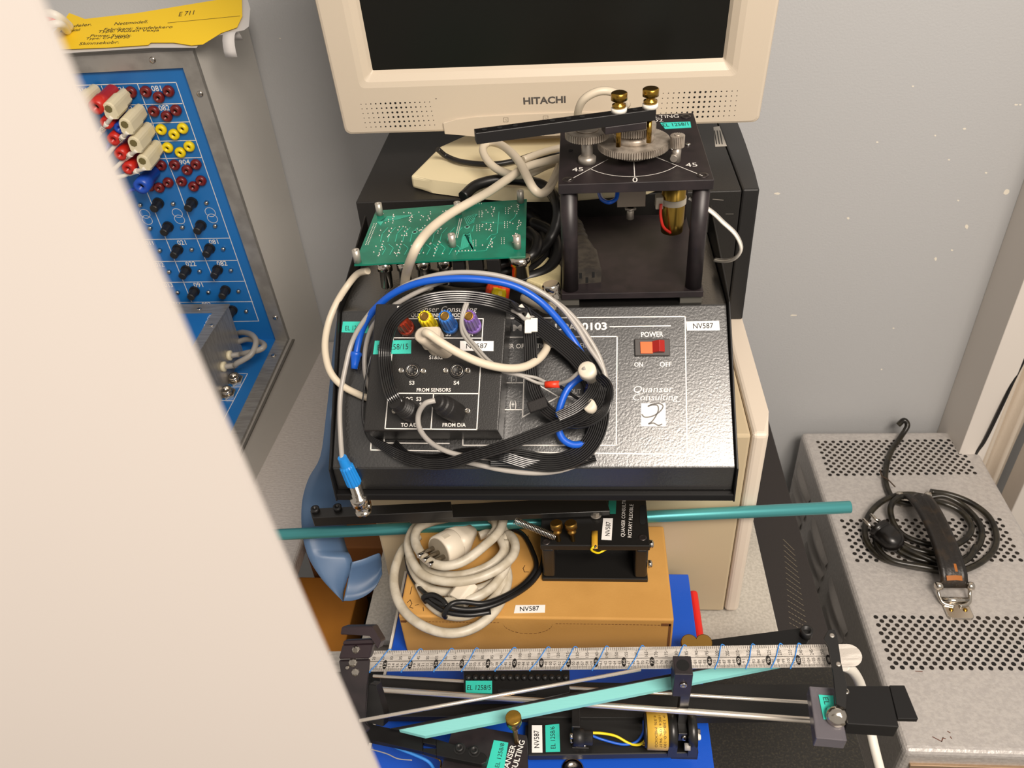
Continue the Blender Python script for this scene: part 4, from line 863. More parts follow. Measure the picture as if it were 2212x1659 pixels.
b = MB(); q_ = pc + f.v * .0168 + ax_ * .006; g2 = Fr(q_, ax_, f.u)
b.M = g2.M(); b.box((-.002, -.0035, -.001 if g2.n.dot(f.v) > 0 else -.0005), (.006, .0035, .0012 if g2.n.dot(f.v) > 0 else .001), .0003); b.build('earth_clip', mat('white_inlay', 'C7BDAA', .4), pl)
ic = CP(985, 1300, .012); f = Fr(ic, Vector((.8, -.5, 0)), Vector((.45, .75, .12))); b = MB(f); b.prism([(-.011, 0, -.007), (.011, 0, -.007), (.011, 0, .004), (.006, 0, .009), (-.006, 0, .009), (-.011, 0, .004)], (0, .024, 0), .0012, 2); icn = b.build('appliance_connector', plm, cord)
b = MB(f)
for x, z in ((-.005, .003), (0, -.003), (.005, .003)): b.box((x - .0009, -.0003, z - .0025), (x + .0009, .0003, z + .0025))
b.build('contact_slots', M['dark'], icn)
bc = thing('thin_black_lead', CP(1100, 1280, 0), 'thin black cord looped over the cardboard box around the white coil', 'cable')
for p in ([(945, 1120, .012), (905, 1135, .008), (880, 1175, .004), (882, 1225, .004), (900, 1262, .004), (922, 1285, .02), (955, 1305, .022), (1000, 1316, .018), (1050, 1312, .016), (1100, 1292, .012), (1145, 1262, .004), (1168, 1230, .004), (1175, 1200, .004), (1180, 1160, .004)],
          [(1100, 1140, .004), (1130, 1155, .004), (1150, 1190, .004), (1158, 1225, .004), (1135, 1258, .004), (1095, 1285, .012), (1045, 1303, .02), (1000, 1300, .024), (975, 1305, .026), (960, 1325, .018), (962, 1333, .01)],
          [(920, 1300, .014), (915, 1290, .022), (935, 1285, .026), (955, 1295, .026), (965, 1308, .024)], [(920, 1295, .02), (960, 1320, .016), (1010, 1328, .014), (1060, 1322, .012)]):
    b = MB(); b.cable([CP(*q) for q in p], .0026, 8, 10); b.build('cord_loop', M['blackc'], bc)
# ================================================================ steel ruler with blue thread
ro, rr_ = D(700, 1451, .775), D(1840, 1440, .69)
RF = Fr(ro, rr_ - ro, (0, 1, .12))
tl, tr2 = RF.L(720, 1407), RF.L(1840, 1391)
wr = (tl.y + tr2.y) / 2
ru = thing('steel_ruler', (ro + rr_) / 2, 'long steel ruler wrapped with blue thread, lying across the bottom', 'ruler')
rsm = mat('brushed_steel_ruler', 'DAD3CA', .5, .45, bump=.00015, bscale=700, aniso=(1, 6, 1), col2='C2BBB2', cscale=50)
xe = RF.L(1840, 1415).x; xt = RF.L(1862, 1416).x
b = MB(RF); out = [(0, 0)] + [(xt - wr / 2 + wr / 2 * math.sin(a), wr / 2 - wr / 2 * math.cos(a)) for a in [math.pi * i / 14 for i in range(15)]] + [(0, wr)]
b.prism([(x, y, -.0009) for x, y in out], (0, 0, .0009)); b.build('blade', rsm, ru)
b = MB(); h = .0002
def rx(px): return RF.L(px, 1425).x
x78, x102 = rx(1470), rx(1724.5); pi_ = (x102 - x78) / 24; x0p = x78 - 78 * pi_
b.line_l(RF, (rx(745), wr * .47), (rx(1800), wr * .47), .0005, h)
k = 9
def tick(x, y0, y1, w=.0003): b.line_l(RF, (x, y0), (x, y1), w, h)
for n in range(0, 109 * 4):
    x = x0p + n / 4 * pi_
    if x < rx(760) or x > rx(1800): continue
    tick(x, .0004, wr * (.13 if n % 4 else (.17)), .00035 if n % 2 == 0 else .00025)
xa = rx(1265 + 0) ; x180, x240 = rx(1462), rx(1733)
ag = (x240 - x180) / 60; x0a = x180 - 180 * ag
for n in range(0, 253):
    x = x0a + n * ag
    if x < rx(745) or x > rx(1800): continue
    tick(x, wr * (.80 if n % 5 == 0 else .87), wr - .0004, .0003)
for n in range(20, 255, 5):
    x = x0a + n * ag
    if rx(800) < x < rx(1800): b.text_l(str(n), RF, (x + .0013, wr * .53), (0, 1), wr * .24 if n >= 100 else wr * .17, .0028, h)
for n in range(10, 109):
    x = x0p + n * pi_
    if x < rx(800) or x > rx(1800): continue
    if n % 6: b.text_l(str(n), RF, (x + .0013, wr * .20), (0, 1), wr * .21 if n >= 100 else wr * .16, .0025, h)
    else:
        b.face([b.bm.verts.new(RF.W(x + .0022 * math.cos(a), wr * .31 + .0046 * math.sin(a), h)) for a in [math.tau * i / 16 for i in range(16)]])
        b.face([b.bm.verts.new(RF.W(*q, h)) for q in ((x - .0017, wr * .22), (x, wr * .09), (x + .0017, wr * .22))])
b.build('scale_marks', mat('etched_black', '1C1814', .6), ru)
b = MB()
for n in range(12, 109, 6):
    x = x0p + n * pi_
    if rx(800) < x < rx(1800): b.text_l(str(n), RF, (x + .0012, wr * .20), (0, 1), wr * .21, .0024, h + .00012)
b.build('scale_numbers', rsm, ru)
thr = mat('blue_thread', '2C7FD0', .6)
for i, (xt_, xb_) in enumerate(((841, 800), (907, 868), (974, 938), (1028, 998), (1109, 1070), (1182, 1145), (1240, 1212), (1308, 1280), (1385, 1357), (1476, 1450), (1558, 1545), (1624, 1612), (1684, 1667), (1724, 1709))):
    pa, pb = RF.L(xb_, 1447).x, RF.L(xt_, 1396).x
    b = MB(); b.cable([RF.W(pa, -.0006, -.0012), RF.W(pa, -.0004, .0006), RF.W(pa * .6 + pb * .4 + .001, wr * .4, .0007), RF.W(pb, wr + .0003, .0007), RF.W(pb + .003, wr + .0008, -.0012)], .00045, 5, 6); b.build('thread_turn', thr, ru)
# ================================================================ linear track with rods
ZR = .128; fR = flat(ZR)
tk = thing('linear_track', fR.P(1300, 1520), 'black linear track with two steel rods and a clear plastic end block', 'lab device')
q = [fR.P(x, y) for x, y in ((820, 1462), (1450, 1478), (1790, 1477), (1790, 1548), (1500, 1550), (825, 1547))]
b = MB(); b.prism([p - Vector((0, 0, .010)) for p in q], (0, 0, .010), .0008, 1); b.build('track_plate', mat('black_track', '161412', .5, bump=.0001, bscale=600), tk)
def rod(a, e, r_, nm='rod', m=None, par=None): b = MB(); b.cyl(a, e, r_, 20, bev=.0004); return b.build(nm, m or mat('polished_rod', 'E6DDD0', .25, .8), par)
rod(Z(812, 1489, .158), Z(1768, 1557, .175), .0027, par=tk)
rod(Z(806, 1460, .138), Z(1760, 1518, .160), .0016, par=tk)
fK = flat(.150)
def zp(fr, px, t, nm, m, par, bev=.0005): b = MB(); b.prism([fr.P(x, y) - Vector((0, 0, t)) for x, y in px], (0, 0, t), bev, 1); return b.build(nm, m, par)
ca = zp(fK, [(1001, 1449), (1230, 1447), (1231, 1496), (1160, 1512), (1003, 1515)], .006, 'carriage', blkm, tk)
fK2 = flat(.1505)
sticker(ca, fK2, [(1006, 1471), (1063, 1471), (1063, 1498.5), (1006, 1496.5)], M['teal'], 'EL 1258/5', (1009, 1491), (1060, 1491), (1009, 1480.5), M['inkk'], label='turquoise sticker')
b = MB(); b.prism([fK2.P(x, y) for x, y in ((1075, 1489), (1158, 1489), (1158, 1500), (1075, 1500))], (0, 0, .0003)); b.build('slot', M['dark'], ca)
for i in range(15):
    c = fK2.P(1012 + i * 15, 1464.5); b = MB(); b.lathe([(0, .0028), (.002, .0026), (.003, .001)], c, (0, 0, 1), 10); b.build('rack_stud', M['black'], ca)
# left bracket holding the ruler
BR = Fr(D(765, 1430, .70), (1, 0, 0), (0, .75, .66))
an2 = mat('purple_black_anodised', '2A1F23', .38, spec=.5)
br = thing('end_bracket', BR.P(765, 1500), 'dark angled bracket with steel screws clamping the left end of the ruler', 'bracket')
def fp(fr, px, h0, h1, nm, m, par, bev=.0004): b = MB(); b.prism([fr.P(x, y, h1) + fr.n * (h0 - h1) for x, y in px], fr.n * (h1 - h0), bev, 1); return b.build(nm, m, par)
fp(BR, [(735, 1371), (738, 1354), (804, 1353), (823, 1385), (815, 1403), (800, 1372)], -.012, .006, 'clamp_block', an2, br, .0008)
fp(BR, [(743, 1384), (808, 1381), (806, 1390), (740, 1392)], -.010, .0015, 'upper_step', an2, br)
fp(BR, [(740, 1392), (806, 1390), (798, 1423), (731, 1424)], -.010, .0, 'middle_plate', an2, br, .0012)
fp(BR, [(731, 1426), (798, 1424), (792, 1480), (784, 1560), (800, 1575), (770, 1600), (740, 1480)], -.008, -.003, 'lower_plate', M['anod'], br, .0012)
for (x, y, r_) in ((769, 1403, .0032), (763, 1431, .0036), (751, 1442, .0018), (768, 1452, .0032)):
    c = BR.P(x, y, .0 if y < 1425 else -.0032); b = MB(); b.lathe([(0, r_ * 1.1), (.0015, r_), (.0025, r_ * .6)], c, BR.n, 8 if r_ > .003 else 12, flat_=r_ > .003); b.build('screw', M['nickel'], br)
fp(BR, [(797, 1478), (812, 1480), (818, 1500), (830, 1545), (828, 1570), (792, 1560)], -.03, -.012, 'side_block', M['ampflat'], br)
# right lever and end blocks
LF = Fr(D(1811, 1435, .682), (1, 0, 0), (0, 1, .12))
lv = thing('end_block', LF.P(1870, 1530), 'black end block with clear plastic plate and lever clamping the right end of the ruler', 'lab device')
lvr = fp(LF, [(1779, 1379), (1788, 1362), (1803, 1359), (1809, 1372), (1817, 1432), (1830, 1480), (1828, 1530), (1806, 1520), (1800, 1450), (1790, 1395)], 0, .003, 'lever', blkm, lv)
for (x, y) in ((1797, 1373), (1811, 1435)):
    c = LF.P(x, y, .003); b = MB(); b.lathe([(0, .0022), (.0006, .002), (.0007, .001)], c, LF.n, 12); b.build('lever_screw', M['dsteel'], lvr)
EB = Fr(D(1880, 1525, .66), (1, 0, 0), (0, 1, .05))
acr = mat('clear_acrylic', '8A858C', .2, trans=.6, spec=.3)
fp(EB, [(1818, 1481), (1921, 1481), (1942, 1570), (1830, 1563)], -.017, 0, 'black_block', M['ampflat'], lv, .0006)
fp(EB, [(1921, 1480), (1954, 1480), (1984, 1553), (1939, 1552)], -.006, -.001, 'thin_plate', M['ampflat'], lv)
fp(EB, [(1748, 1482), (1808, 1486), (1830, 1600), (1763, 1594)], -.020, -.006, 'clear_plate', acr, lv, .0006)
fp(EB, [(1755, 1510), (1800, 1512), (1815, 1575), (1768, 1572)], -.024, -.021, 'inner_block', mat('grey_metal_block', '6C665F', .4, .6), lv)
sticker(lv, Fr(EB.P(1780, 1520, -.0055), EB.u, EB.v), [(1768, 1501), (1800, 1503), (1803, 1556), (1779, 1554)], M['teal'], 'EL 12', (1777, 1507), (1787, 1545), (1788, 1506), M['inkk'], label='turquoise sticker on the clear plate')
c = EB.P(1806, 1545, -.004); b = MB(); b.lathe([(0, .0085), (.004, .0085), (.007, .0072), (.009, .003)], c, (-.1, -.75, .6), 24); b.build('chrome_cap', M['nickel'], lv)
c = EB.P(1827, 1494, .0); b = MB(); b.lathe([(0, .0028), (.001, .0026), (.0012, .0012), (.0004, .001)], c, EB.n, 14); b.build('screw', M['nickel'], lv)
# teal flat bar and thin rod
TB = flat(.180)
tbm = mat('pale_teal_painted_bar', '84CCC9', .5, bump=.0001, bscale=300, aniso=(.2, 4, 1))
t = zp(TB, [(861, 1576), (1680, 1416), (1730, 1429), (918, 1590)], .004, 'teal_bar', tbm, None, 0); tag(t, 'flat pale turquoise bar lying diagonally across the black rods', 'bar')
tbe = zp(flat(.1805), [(843, 1573), (1674, 1411), (1680, 1415), (861, 1576)], .005, 'black_edge', M['ampflat'], t)
r_ = rod(D(776, 1557, .655), D(1384, 1446, .708), .0015, 'thin_rod'); r_['category'] = 'rod'; tag(r_, 'thin polished steel rod crossing over the turquoise bar', 'rod')
# ================================================================ pendulum base at the bottom
ZPB = .122; fP = flat(ZPB)
pd = thing('pendulum_base', fP.P(1320, 1600), 'black base plate with yellow potentiometer and shaft bracket on the blue case', 'lab device')
zp(fP, [(1140, 1553), (1503, 1556), (1504, 1626), (1140, 1632)], .009, 'base_plate', blkm, pd, .0008)
for a_ in (1160, 1480):
    c = fP.P(a_, 1600); b = MB(); b.box((c.x - .012, c.y - .006, ZBL), (c.x + .012, c.y + .02, ZPB - .009)); b.build('spacer', M['black'], pd)
sticker(pd, fP, [(1149, 1626), (1149, 1567), (1171, 1567), (1172, 1626)], M['sticker'], 'NV587', (1165, 1616), (1164, 1578), (1154, 1616), M['inkk'], bold=.01)
sticker(pd, fP, [(1179, 1625), (1178, 1567), (1208, 1564), (1210, 1624)], M['teal'], 'EL 1258/6', (1200, 1618), (1198, 1570), (1190, 1618), M['inkk'], label='turquoise sticker')
def sq(px0, px1, z0, z1, yb, nm, m, par, bev=.0006):
    """block whose front bottom edge runs between two pixels on the plate"""
    a, c = fP.P(*px0), fP.P(*px1); b = MB(); b.box((a.x, a.y, z0), (c.x, a.y + yb, z1), bev); return b.build(nm, m, par)
sq((1235, 1618), (1272, 1618), ZPB, ZPB + .002, .012, 'connector_foot', blkm, pd)
cb_ = sq((1236, 1600), (1254, 1600), ZPB, ZPB + .024, .018, 'connector_bracket', blkm, pd)
a = fP.P(1248, 1593, .013); b = MB(); b.lathe([(-.004, .008), (.006, .008), (.006, .0066), (.013, .0066), (.014, .005)], a, (1, 0, 0), 20); b.build('din_socket', M['black'], pd)
b = MB(); b.box(*[fP.P(1250, 1598, .014) + Vector((0, -.001, 0)), fP.P(1268, 1580, .019)]); b.build('socket_block', M['black'], pd)
for (x, y, hh, n_) in ((1245, 1609, .002, (0, 0, 1)), (1261, 1609, .002, (0, 0, 1)), (1237, 1590, .022, (-1, 0, 0)), (1237, 1600, .004, (-1, 0, 0))):
    c = fP.P(x, y, hh); b = MB(); b.lathe([(0, .0028), (.0022, .0026), (.0024, .0014), (.001, .0012)], c, n_, 14); b.build('screw', M['nickel'], pd)
b = MB(); b.cable([fP.P(1272, 1583, .012), fP.P(1300, 1584, .011), fP.P(1330, 1590, .006), fP.P(1360, 1606, .002), (fP.P(1382, 1608, .003)), fP.P(1396, 1594, .008), fP.P(1397, 1570, .012), fP.P(1401, 1558, .014)], .0012); b.build('yellow_wire', yel, pd)
b = MB(); b.cable([fP.P(1272, 1586, .009), fP.P(1300, 1597, .004), fP.P(1345, 1608, .0015), fP.P(1375, 1602, .003), fP.P(1390, 1580, .010), fP.P(1391, 1558, .017), fP.P(1398, 1550, .018)], .0012); b.build('blue_wire', M['blue_c'], pd)
pcn = fP.P(1418, 1578, .0172); pot = mat('yellow_pot_case', 'D0A63E', .35, .2)
xw = fP.P(1441, 1578, .0172).x - fP.P(1396, 1578, .0172).x
yA, zA_ = pcn.y, pcn.z; xL = fP.P(1396, 1578, .0172).x
b = MB(); b.lathe([(0, .0158), (.0006, .0166), (xw - .0005, .0166), (xw, .016)], (xL, yA, zA_), (1, 0, 0), 40); po = b.build('potentiometer', pot, pd)
b = MB()
cyl_text = (('P 138-0-0-103', .82, 1.35), ('10K±10% 9637', .62, 1.35), ('±.5% MEXICO', .40, 1.25))
for t, fx, ang in cyl_text:
    vs, fs = glyphs(t, 0); x0 = min(v[0] for v in vs); x1 = max(v[0] for v in vs); L = .030; H_ = .0022; vv = []
    for x, y in vs:
        th_ = 2.25 - (x - x0) / (x1 - x0) * L / .0166; vv.append(b.bm.verts.new((xL + xw * fx + y / .7 * H_ - .001, yA - .0168 * math.cos(th_ - .35), zA_ + .0168 * math.sin(th_ - .35))))
    for f_ in fs: b.face([vv[i] for i in f_])
b.build('lettering', mat('brown_print', '4A3410', .6), po)
b = MB(); b.lathe([(-.002, .0145), (0, .0150)], (xL, yA, zA_), (1, 0, 0), 30); b.build('terminal_plate', M['black'], po)
for dz in (.002, .006):
    b = MB(); b.cyl((xL - .004, yA - .012, zA_ + dz - .006), (xL, yA - .012, zA_ + dz - .006), .0007, 8); b.build('terminal', M['brass'], po)
xR = xL + xw; px_ = lambda p: fP.P(p, 1578, .0172).x
b = MB(); b.lathe([(0, .0155), (px_(1460) - xR, .0155)], (xR, yA, zA_), (1, 0, 0), 36); b.build('collar', blkm, pd)
b = MB(); b.box((xR, yA - .0155, ZPB), (px_(1460), yA + .0155, zA_)); b.build('collar_foot', blkm, pd)
x3, x4 = px_(1484), px_(1503); b = MB(); b.lathe([(0, .0150), (x4 - x3, .0150)], (x3, yA, zA_), (1, 0, 0), 36); b.box((x3, yA - .015, ZPB), (x4, yA + .015, zA_)); b.build('bearing_cheek', blkm, pd)
b = MB(); b.cyl((px_(1458), yA, zA_), (px_(1512), yA, zA_), .0025, 14); b.build('shaft', M['nickel'], pd)
x1_, x2_ = px_(1463), px_(1483)
zt2 = .19
tb_ = Fr(D(1473, 1475, .69), (1, 0, 0), (0, .55, .83))
b = MB(); c1_ = Y(1452, 1500, yA + .006); c2_ = Y(1497, 1453, yA + .006); b.box((c1_.x, yA + .004, c1_.z), (c2_.x, yA + .022, c2_.z), .0006); hb = b.build('rod_holder', M['anod'], pd)
b = MB(); c = Vector(((c1_.x + c2_.x) / 2, yA + .013, c2_.z)); b.cyl(c, c + Vector((0, 0, .0002)), .0055, 20); b.build('bore', M['dark'], hb)
b = MB(); c = Vector(((c1_.x + c2_.x) / 2 + .0005, yA + .0038, (c1_.z + c2_.z) / 2 + .002)); b.lathe([(0, .0032), (.0012, .003), (.0014, .0016), (.0004, .0014)], c, (0, -1, 0), 16); b.build('screw', M['nickel'], hb)
b = MB(); b.box((x1_, yA + .004, zA_ - .004), (x2_, yA + .014, c1_.z + .001), .0005); b.box((x1_, yA - .006, zA_ - .006), (x2_, yA + .012, zA_ + .006), .0005); b.build('swing_arm', blkm, pd)
for p_ in ((px_(1477), yA - .0062, zA_ + .000), ): b = MB(); b.lathe([(0, .003), (.0012, .0028), (.0014, .0014)], p_, (0, -1, .3), 14); b.build('screw', M['nickel'], pd)
b = MB(); b.lathe([(-.003, .0036), (.002, .0036)], (px_(1487) - .002, yA - .014, zA_ - .001), (1, 0, 0), 6); b.build('grey_nut', M['grey_pl'], pd)
b = MB(); b.lathe([(0, .003), (.003, .0028), (.004, .002)], (x4, yA - .004, zA_ - .002), (1, 0, 0), 12); b.build('white_bolt', M['white_pl'], pd)
c = flat(.192).P(1111, 1566); b = MB(); b.lathe([(-.075, .0022), (0, .0022), (.0005, .0055), (.003, .0045), (.005, .0045), (.0055, .0068), (.013, .0068), (.0138, .006)], c, (0, -.05, 1), 24); tag(b.build('brass_knob', M['brass']), 'single brass thumb knob between the turquoise bar and the white NV587 sticker at the bottom', 'knob')
# second servo plate bottom left
fQ = flat(.160)
sp2 = thing('servo_plate', fQ.P(1050, 1640), 'black servo plate with slotted arm at the bottom edge of the photo', 'lab device')
zp(fQ, [(981.5, 1561), (1138, 1588), (1142, 1690), (940, 1700)], .008, 'plate', M['anod'], sp2)
b = MB()
b.text('QUANSER', fQ, (1090, 1685), (1115, 1611), (1078, 1683), .0003, bold=.01); b.text('CONSULTING', fQ, (1104, 1706), (1134, 1601), (1092, 1704), .0003, bold=.01); b.build('engraving', M['ink'], sp2)
sticker(sp2, fQ, [(1049, 1668), (1067, 1599), (1098, 1604.6), (1087, 1673)], M['teal'], 'EL 1258/8', (1078, 1659), (1090, 1607), (1069, 1657), M['inkk'], label='turquoise sticker')
for dx, dy in ((-.03, 0), (.02, 0)):
    c = fQ.P(1050, 1640) + Vector((dx, dy, 0)); b = MB(); b.cyl((c.x, c.y, ZBL), (c.x, c.y, .152), .007); b.build('pillar', M['anod'], sp2)
fS = flat(.170)
b = MB(); out = [(700, 1537), (827, 1570), (919, 1590), (1048, 1627), (1053, 1636), (1050, 1646), (1040, 1651), (959, 1635), (805, 1599), (700, 1575)]
sl_ = rrect(0, 0, 1, 1, .1)
zp(fS, [(700, 1537), (827, 1570), (913, 1588), (913, 1623), (805, 1599), (700, 1575)], .006, 'slotted_arm', M['ampflat'], sp2)
zp(fS, [(913, 1588), (942, 1596), (942, 1610), (913, 1604)], .006, 'slotted_arm_rail', M['ampflat'], sp2); zp(fS, [(913, 1616), (942, 1616), (942, 1631), (913, 1623)], .006, 'slotted_arm_rail', M['ampflat'], sp2)
zp(fS, [(942, 1596), (1046, 1627), (1053, 1636), (1050, 1646), (1040, 1651), (942, 1631)], .006, 'slotted_arm_end', M['ampflat'], sp2)
for (x, y) in ((993, 1618), (1025, 1623.5)):
    c = fS.P(x, y); b = MB(); b.lathe([(0, .0052), (.0006, .0052)], c, (0, 0, 1), 24); b.lathe([(.0006, .0036), (.0035, .0036), (.0035, .0018), (.0015, .0016)], c, (0, 0, 1), 18); b.build('cap_screw', M['black'], sp2)
t = thing('loose_wires', fB.P(880, 1640), 'loose blue wire and thin grey wire on the blue case at the bottom left', 'wires')
b = MB(); b.cable([fS.P(820, 1596, -.02), fS.P(855, 1614, -.012), fS.P(895, 1630, -.016), (fS.P(925, 1645, -.02)), fS.P(940, 1665, -.03)], .0014); b.build('blue_wire', thr, t)
b = MB(); b.cable([fS.P(800, 1618, -.03), fS.P(835, 1628, -.03), fS.P(860, 1639, -.03), fS.P(890, 1642, -.03)], .0005); b.build('grey_wire', M['grey_pl'], t)
b = MB(); b.cable([fS.P(880, 1620, -.02), fS.P(920, 1630, -.012), fS.P(950, 1642, -.02), fS.P(952, 1660, -.02)], .0008); b.build('brown_wire', M['obrass'], t)
# black arm with cap screw behind the ruler, and its brass knobs
fW = flat(.11)
t = zp(fW, [(1500, 1386), (1738, 1355), (1752, 1372), (1740, 1395), (1520, 1430), (1500, 1430)], .006, 'pivot_arm', M['ampflat'], None); tag(t, 'black arm with a cap screw pointing right behind the ruler', 'arm')
c = fW.P(1740, 1372); b = MB(); b.lathe([(0, .0062), (.009, .0062), (.0092, .004), (.005, .0035)], c, (0, 0, 1), 22); b.build('cap_screw', M['black'], t)
for x in (1488, 1519):
    c = fW.P(x, 1392, .012); b = MB(); b.lathe([(-.013, .003), (0, .003), (.0005, .0085), (.006, .0085), (.0066, .0078)], c, (0, -.3, 1), 26); b.build('thumb_knob', M['obrass'], t)
# ================================================================ cables lying on the amplifier
def A(x, y, h): return AP.P(x, y, h)
def ribbon(pts, width, m, ncon=9, flipn=None, k=8, twist=None):
    """flat multi-conductor cable; pts = 3d points; twist = roll in degrees per point"""
    P = spline(pts, k); n = len(P); T, _ = frames(P); pitch = width / ncon; r = pitch * .5
    tw = twist or [0] * len(pts); b = MB(); rs = []
    prof = []
    for i in range(ncon):
        for a in (180, 135, 90, 45): prof.append((-width / 2 + r + i * pitch + r * math.cos(math.radians(a)), r * 1.25 * math.sin(math.radians(a)) + (0 if a != 180 else .05 * r)))
    prof.append((width / 2, .12 * r)); prof += [(width / 2, -.5 * r), (-width / 2, -.5 * r)]
    for i, p in enumerate(P):
        q = i / k; j = min(int(q), len(pts) - 2); f = q - j; a = math.radians(tw[j] * (1 - f) + tw[j + 1] * f) if len(tw) > 1 else 0
        nn = AP.n - T[i] * AP.n.dot(T[i]); nn = nn.normalized(); s_ = T[i].cross(nn)
        s2 = s_ * math.cos(a) + nn * math.sin(a); n2 = nn * math.cos(a) - s_ * math.sin(a)
        rs.append([b.v(p + s2 * x + n2 * y) for x, y in prof])
    N = len(prof)
    for u, v in zip(rs, rs[1:]):
        for i in range(N): b.face([u[i], u[(i + 1) % N], v[(i + 1) % N], v[i]])
    b.face(rs[0][::-1]); b.face(rs[-1]); return b
rib = mat('black_ribbon_cable', '171616', .3, spec=.8)
rc = thing('ribbon_cable', A(1210, 850, .01), 'black flat ribbon cable bundle tied in loops over the connection module and amplifier', 'cable')
def rb(L, w, n=9, tw=None): ribbon([A(*q) for q in L], w, rib, max(5, int(n * .75)), twist=tw).build('ribbon_strand', rib, rc)
rb([(858, 872, .075), (845, 850, .078), (835, 810, .062), (831, 765, .056), (838, 722, .066), (856, 688, .080), (890, 662, .084), (940, 645, .080), (1000, 641, .072), (1055, 648, .068), (1095, 660, .06), (1130, 678, .05)], .0118, 9, [20, 10, 0, 0, 0, 0, -30, -40, -40, -30, -20, 0])
rb([(1130, 668, .052), (1142, 705, .046), (1146, 750, .04), (1148, 800, .034), (1156, 845, .030), (1180, 885, .026), (1220, 908, .026), (1260, 912, .03), (1298, 895, .034), (1314, 868, .034), (1312, 838, .028), (1290, 815, .022)], .0118, 8, [0, 0, 0, 0, 0, 0, 10, 20, 40, 60, 40, 0])
rb([(1120, 672, .046), (1160, 700, .034), (1205, 735, .024), (1245, 770, .018), (1275, 810, .016), (1292, 850, .018), (1296, 900, .018), (1280, 950, .014), (1245, 985, .012), (1190, 1000, .014), (1120, 990, .016), (1060, 988, .018)], .0165, 12, [0, 0, 0, 0, 0, 0, 0, 0, 0, 10, 20, 30])
rb([(1150, 690, .030), (1190, 722, .018), (1235, 765, .012), (1268, 815, .010), (1285, 860, .010), (1288, 910, .011), (1270, 958, .010), (1232, 990, .008)], .0125, 9)
rb([(1300, 835, .030), (1290, 868, .032), (1262, 895, .034), (1215, 915, .034), (1150, 940, .034), (1085, 965, .036), (1020, 985, .034), (975, 1000, .028), (930, 1003, .022), (880, 990, .016), (835, 968, .01), (800, 945, .006), (786, 915, .006), (785, 870, .006), (795, 800, .006), (812, 730, .01), (822, 690, .02)], .0105, 8, [30, 20, 10, 0, 0, 0, 0, 20, 30, 20, 40, 60, 80, 80, 80, 70, 50])
rb([(1285, 985, .006), (1225, 1002, .010), (1150, 1003, .014), (1080, 985, .020), (1010, 978, .012), (940, 992, .01), (880, 985, .01), (850, 960, .006)], .010, 8, [0, 10, 30, 20, 0, 0, 20, 20])
rb([(1205, 900, .040), (1245, 880, .040), (1275, 852, .038), (1288, 825, .034)], .0100, 8, [20, 10, 0, 0])
# twisted ties and small parts of the bundle
c0_ = A(1112, 660, .055)
b = MB(); b.cable([A(1105, 655, .06), A(1120, 668, .066), A(1135, 672, .06), A(1128, 690, .05), A(1140, 700, .05), A(1155, 690, .052), A(1162, 698, .046)], .0022); b.build('cable_tie', M['black'], rc)
b = MB(); b.cable([A(1098, 668, .052), A(1118, 676, .06), A(1135, 690, .055), A(1150, 686, .05), A(1160, 696, .045)], .0018); b.build('cable_tie', M['grey_pl'], rc)
for L in ([(1122, 660, .056), (1142, 688, .052)],):
    b = MB(); b.cyl(A(*L[0]), A(*L[1]), .0028, 12); b.build('white_sleeve', M['white_pl'], rc)
for (x, y) in ((1141, 706), (1154, 703)):
    b = MB(); f = Fr(A(x, y, .054), AP.u, AP.v); b.M = f.M(); b.box((-.003, -.0062, 0), (.003, .0062, .0022), .0004); b.build('white_marker', M['white_pl'], rc)
f = Fr(A(1161, 875, .034), (AP.u * .94 + AP.v * .33), AP.v * .94 - AP.u * .33); b = MB(f); b.box((-.0085, -.0048, -.004), (.0085, .0048, .003), .0012); b.build('velcro_strap', mat('black_webbing', '1E1B1A', .8, bump=.0005, bscale=700), rc)
# plugs in the module
def pax(base, tip, hb, ht): p, q = QM.P(*base, hb), QM.P(*tip, ht); return p, (q - p)
def plug(base, tip, hb, ht, prof, m, nm, par, n=24):
    p, d = pax(base, tip, hb, ht); L = d.length; b = MB(); b.lathe([(t * L, r) for t, r in prof], p, d, n, flat_=True); return b.build(nm, m, par)
boot = mat('black_rubber_boot', '1C1A19', .5, spec=.5)
pl1 = plug((893, 893), (852, 868), .001, .030, [(0, .0088), (.35, .0092), (.42, .0088), (.45, .0076), (.5, .0082), (.53, .0073), (.58, .008), (.61, .0070), (.66, .0078), (.69, .0068), (.74, .0074), (.78, .0064), (1, .0058)], boot, 'plug', rc)
gc1 = thing('signal_cable', A(1100, 1000, .01), 'grey signal cable from the black FROM D/A plug looping around the amplifier front', 'cable')
plug((988, 893), (944, 868), .001, .028, [(0, .0088), (.45, .0094), (.60, .0092), (.63, .0086), (.66, .0091), (.80, .0080), (.84, .0068), (.97, .0062), (1, .0050)], boot, 'plug', gc1)
gr = M['grey_pl']; greyc = mat('grey_jacket', 'A8A39C', .35)
def cb2(L, r, m, par, nm='cable_run', fr=AP): b = MB(); b.cable([fr.P(*q) for q in L], r, 8, 12); return b.build(nm, m, par)
cb2([(940, 865, .078), (918, 872, .078), (904, 895, .07), (906, 925, .062), (926, 952, .048), (958, 972, .030), (1000, 984, .018), (1060, 990, .006), (1140, 996, .004), (1210, 1000, .004), (1265, 975, .004), (1296, 940, .004)], .0023, greyc, gc1)
cb2([(1296, 925, .004), (1306, 880, .004), (1310, 830, .006), (1296, 775, .010), (1268, 725, .014), (1232, 678, .018), (1180, 640, .024), (1110, 612, .03), (1035, 600, .036), (965, 606, .038), (900, 632, .038), (840, 668, .03), (805, 705, .02), (790, 750, .010), (788, 800, .006), (800, 850, .005)], .0023, greyc, gc1)
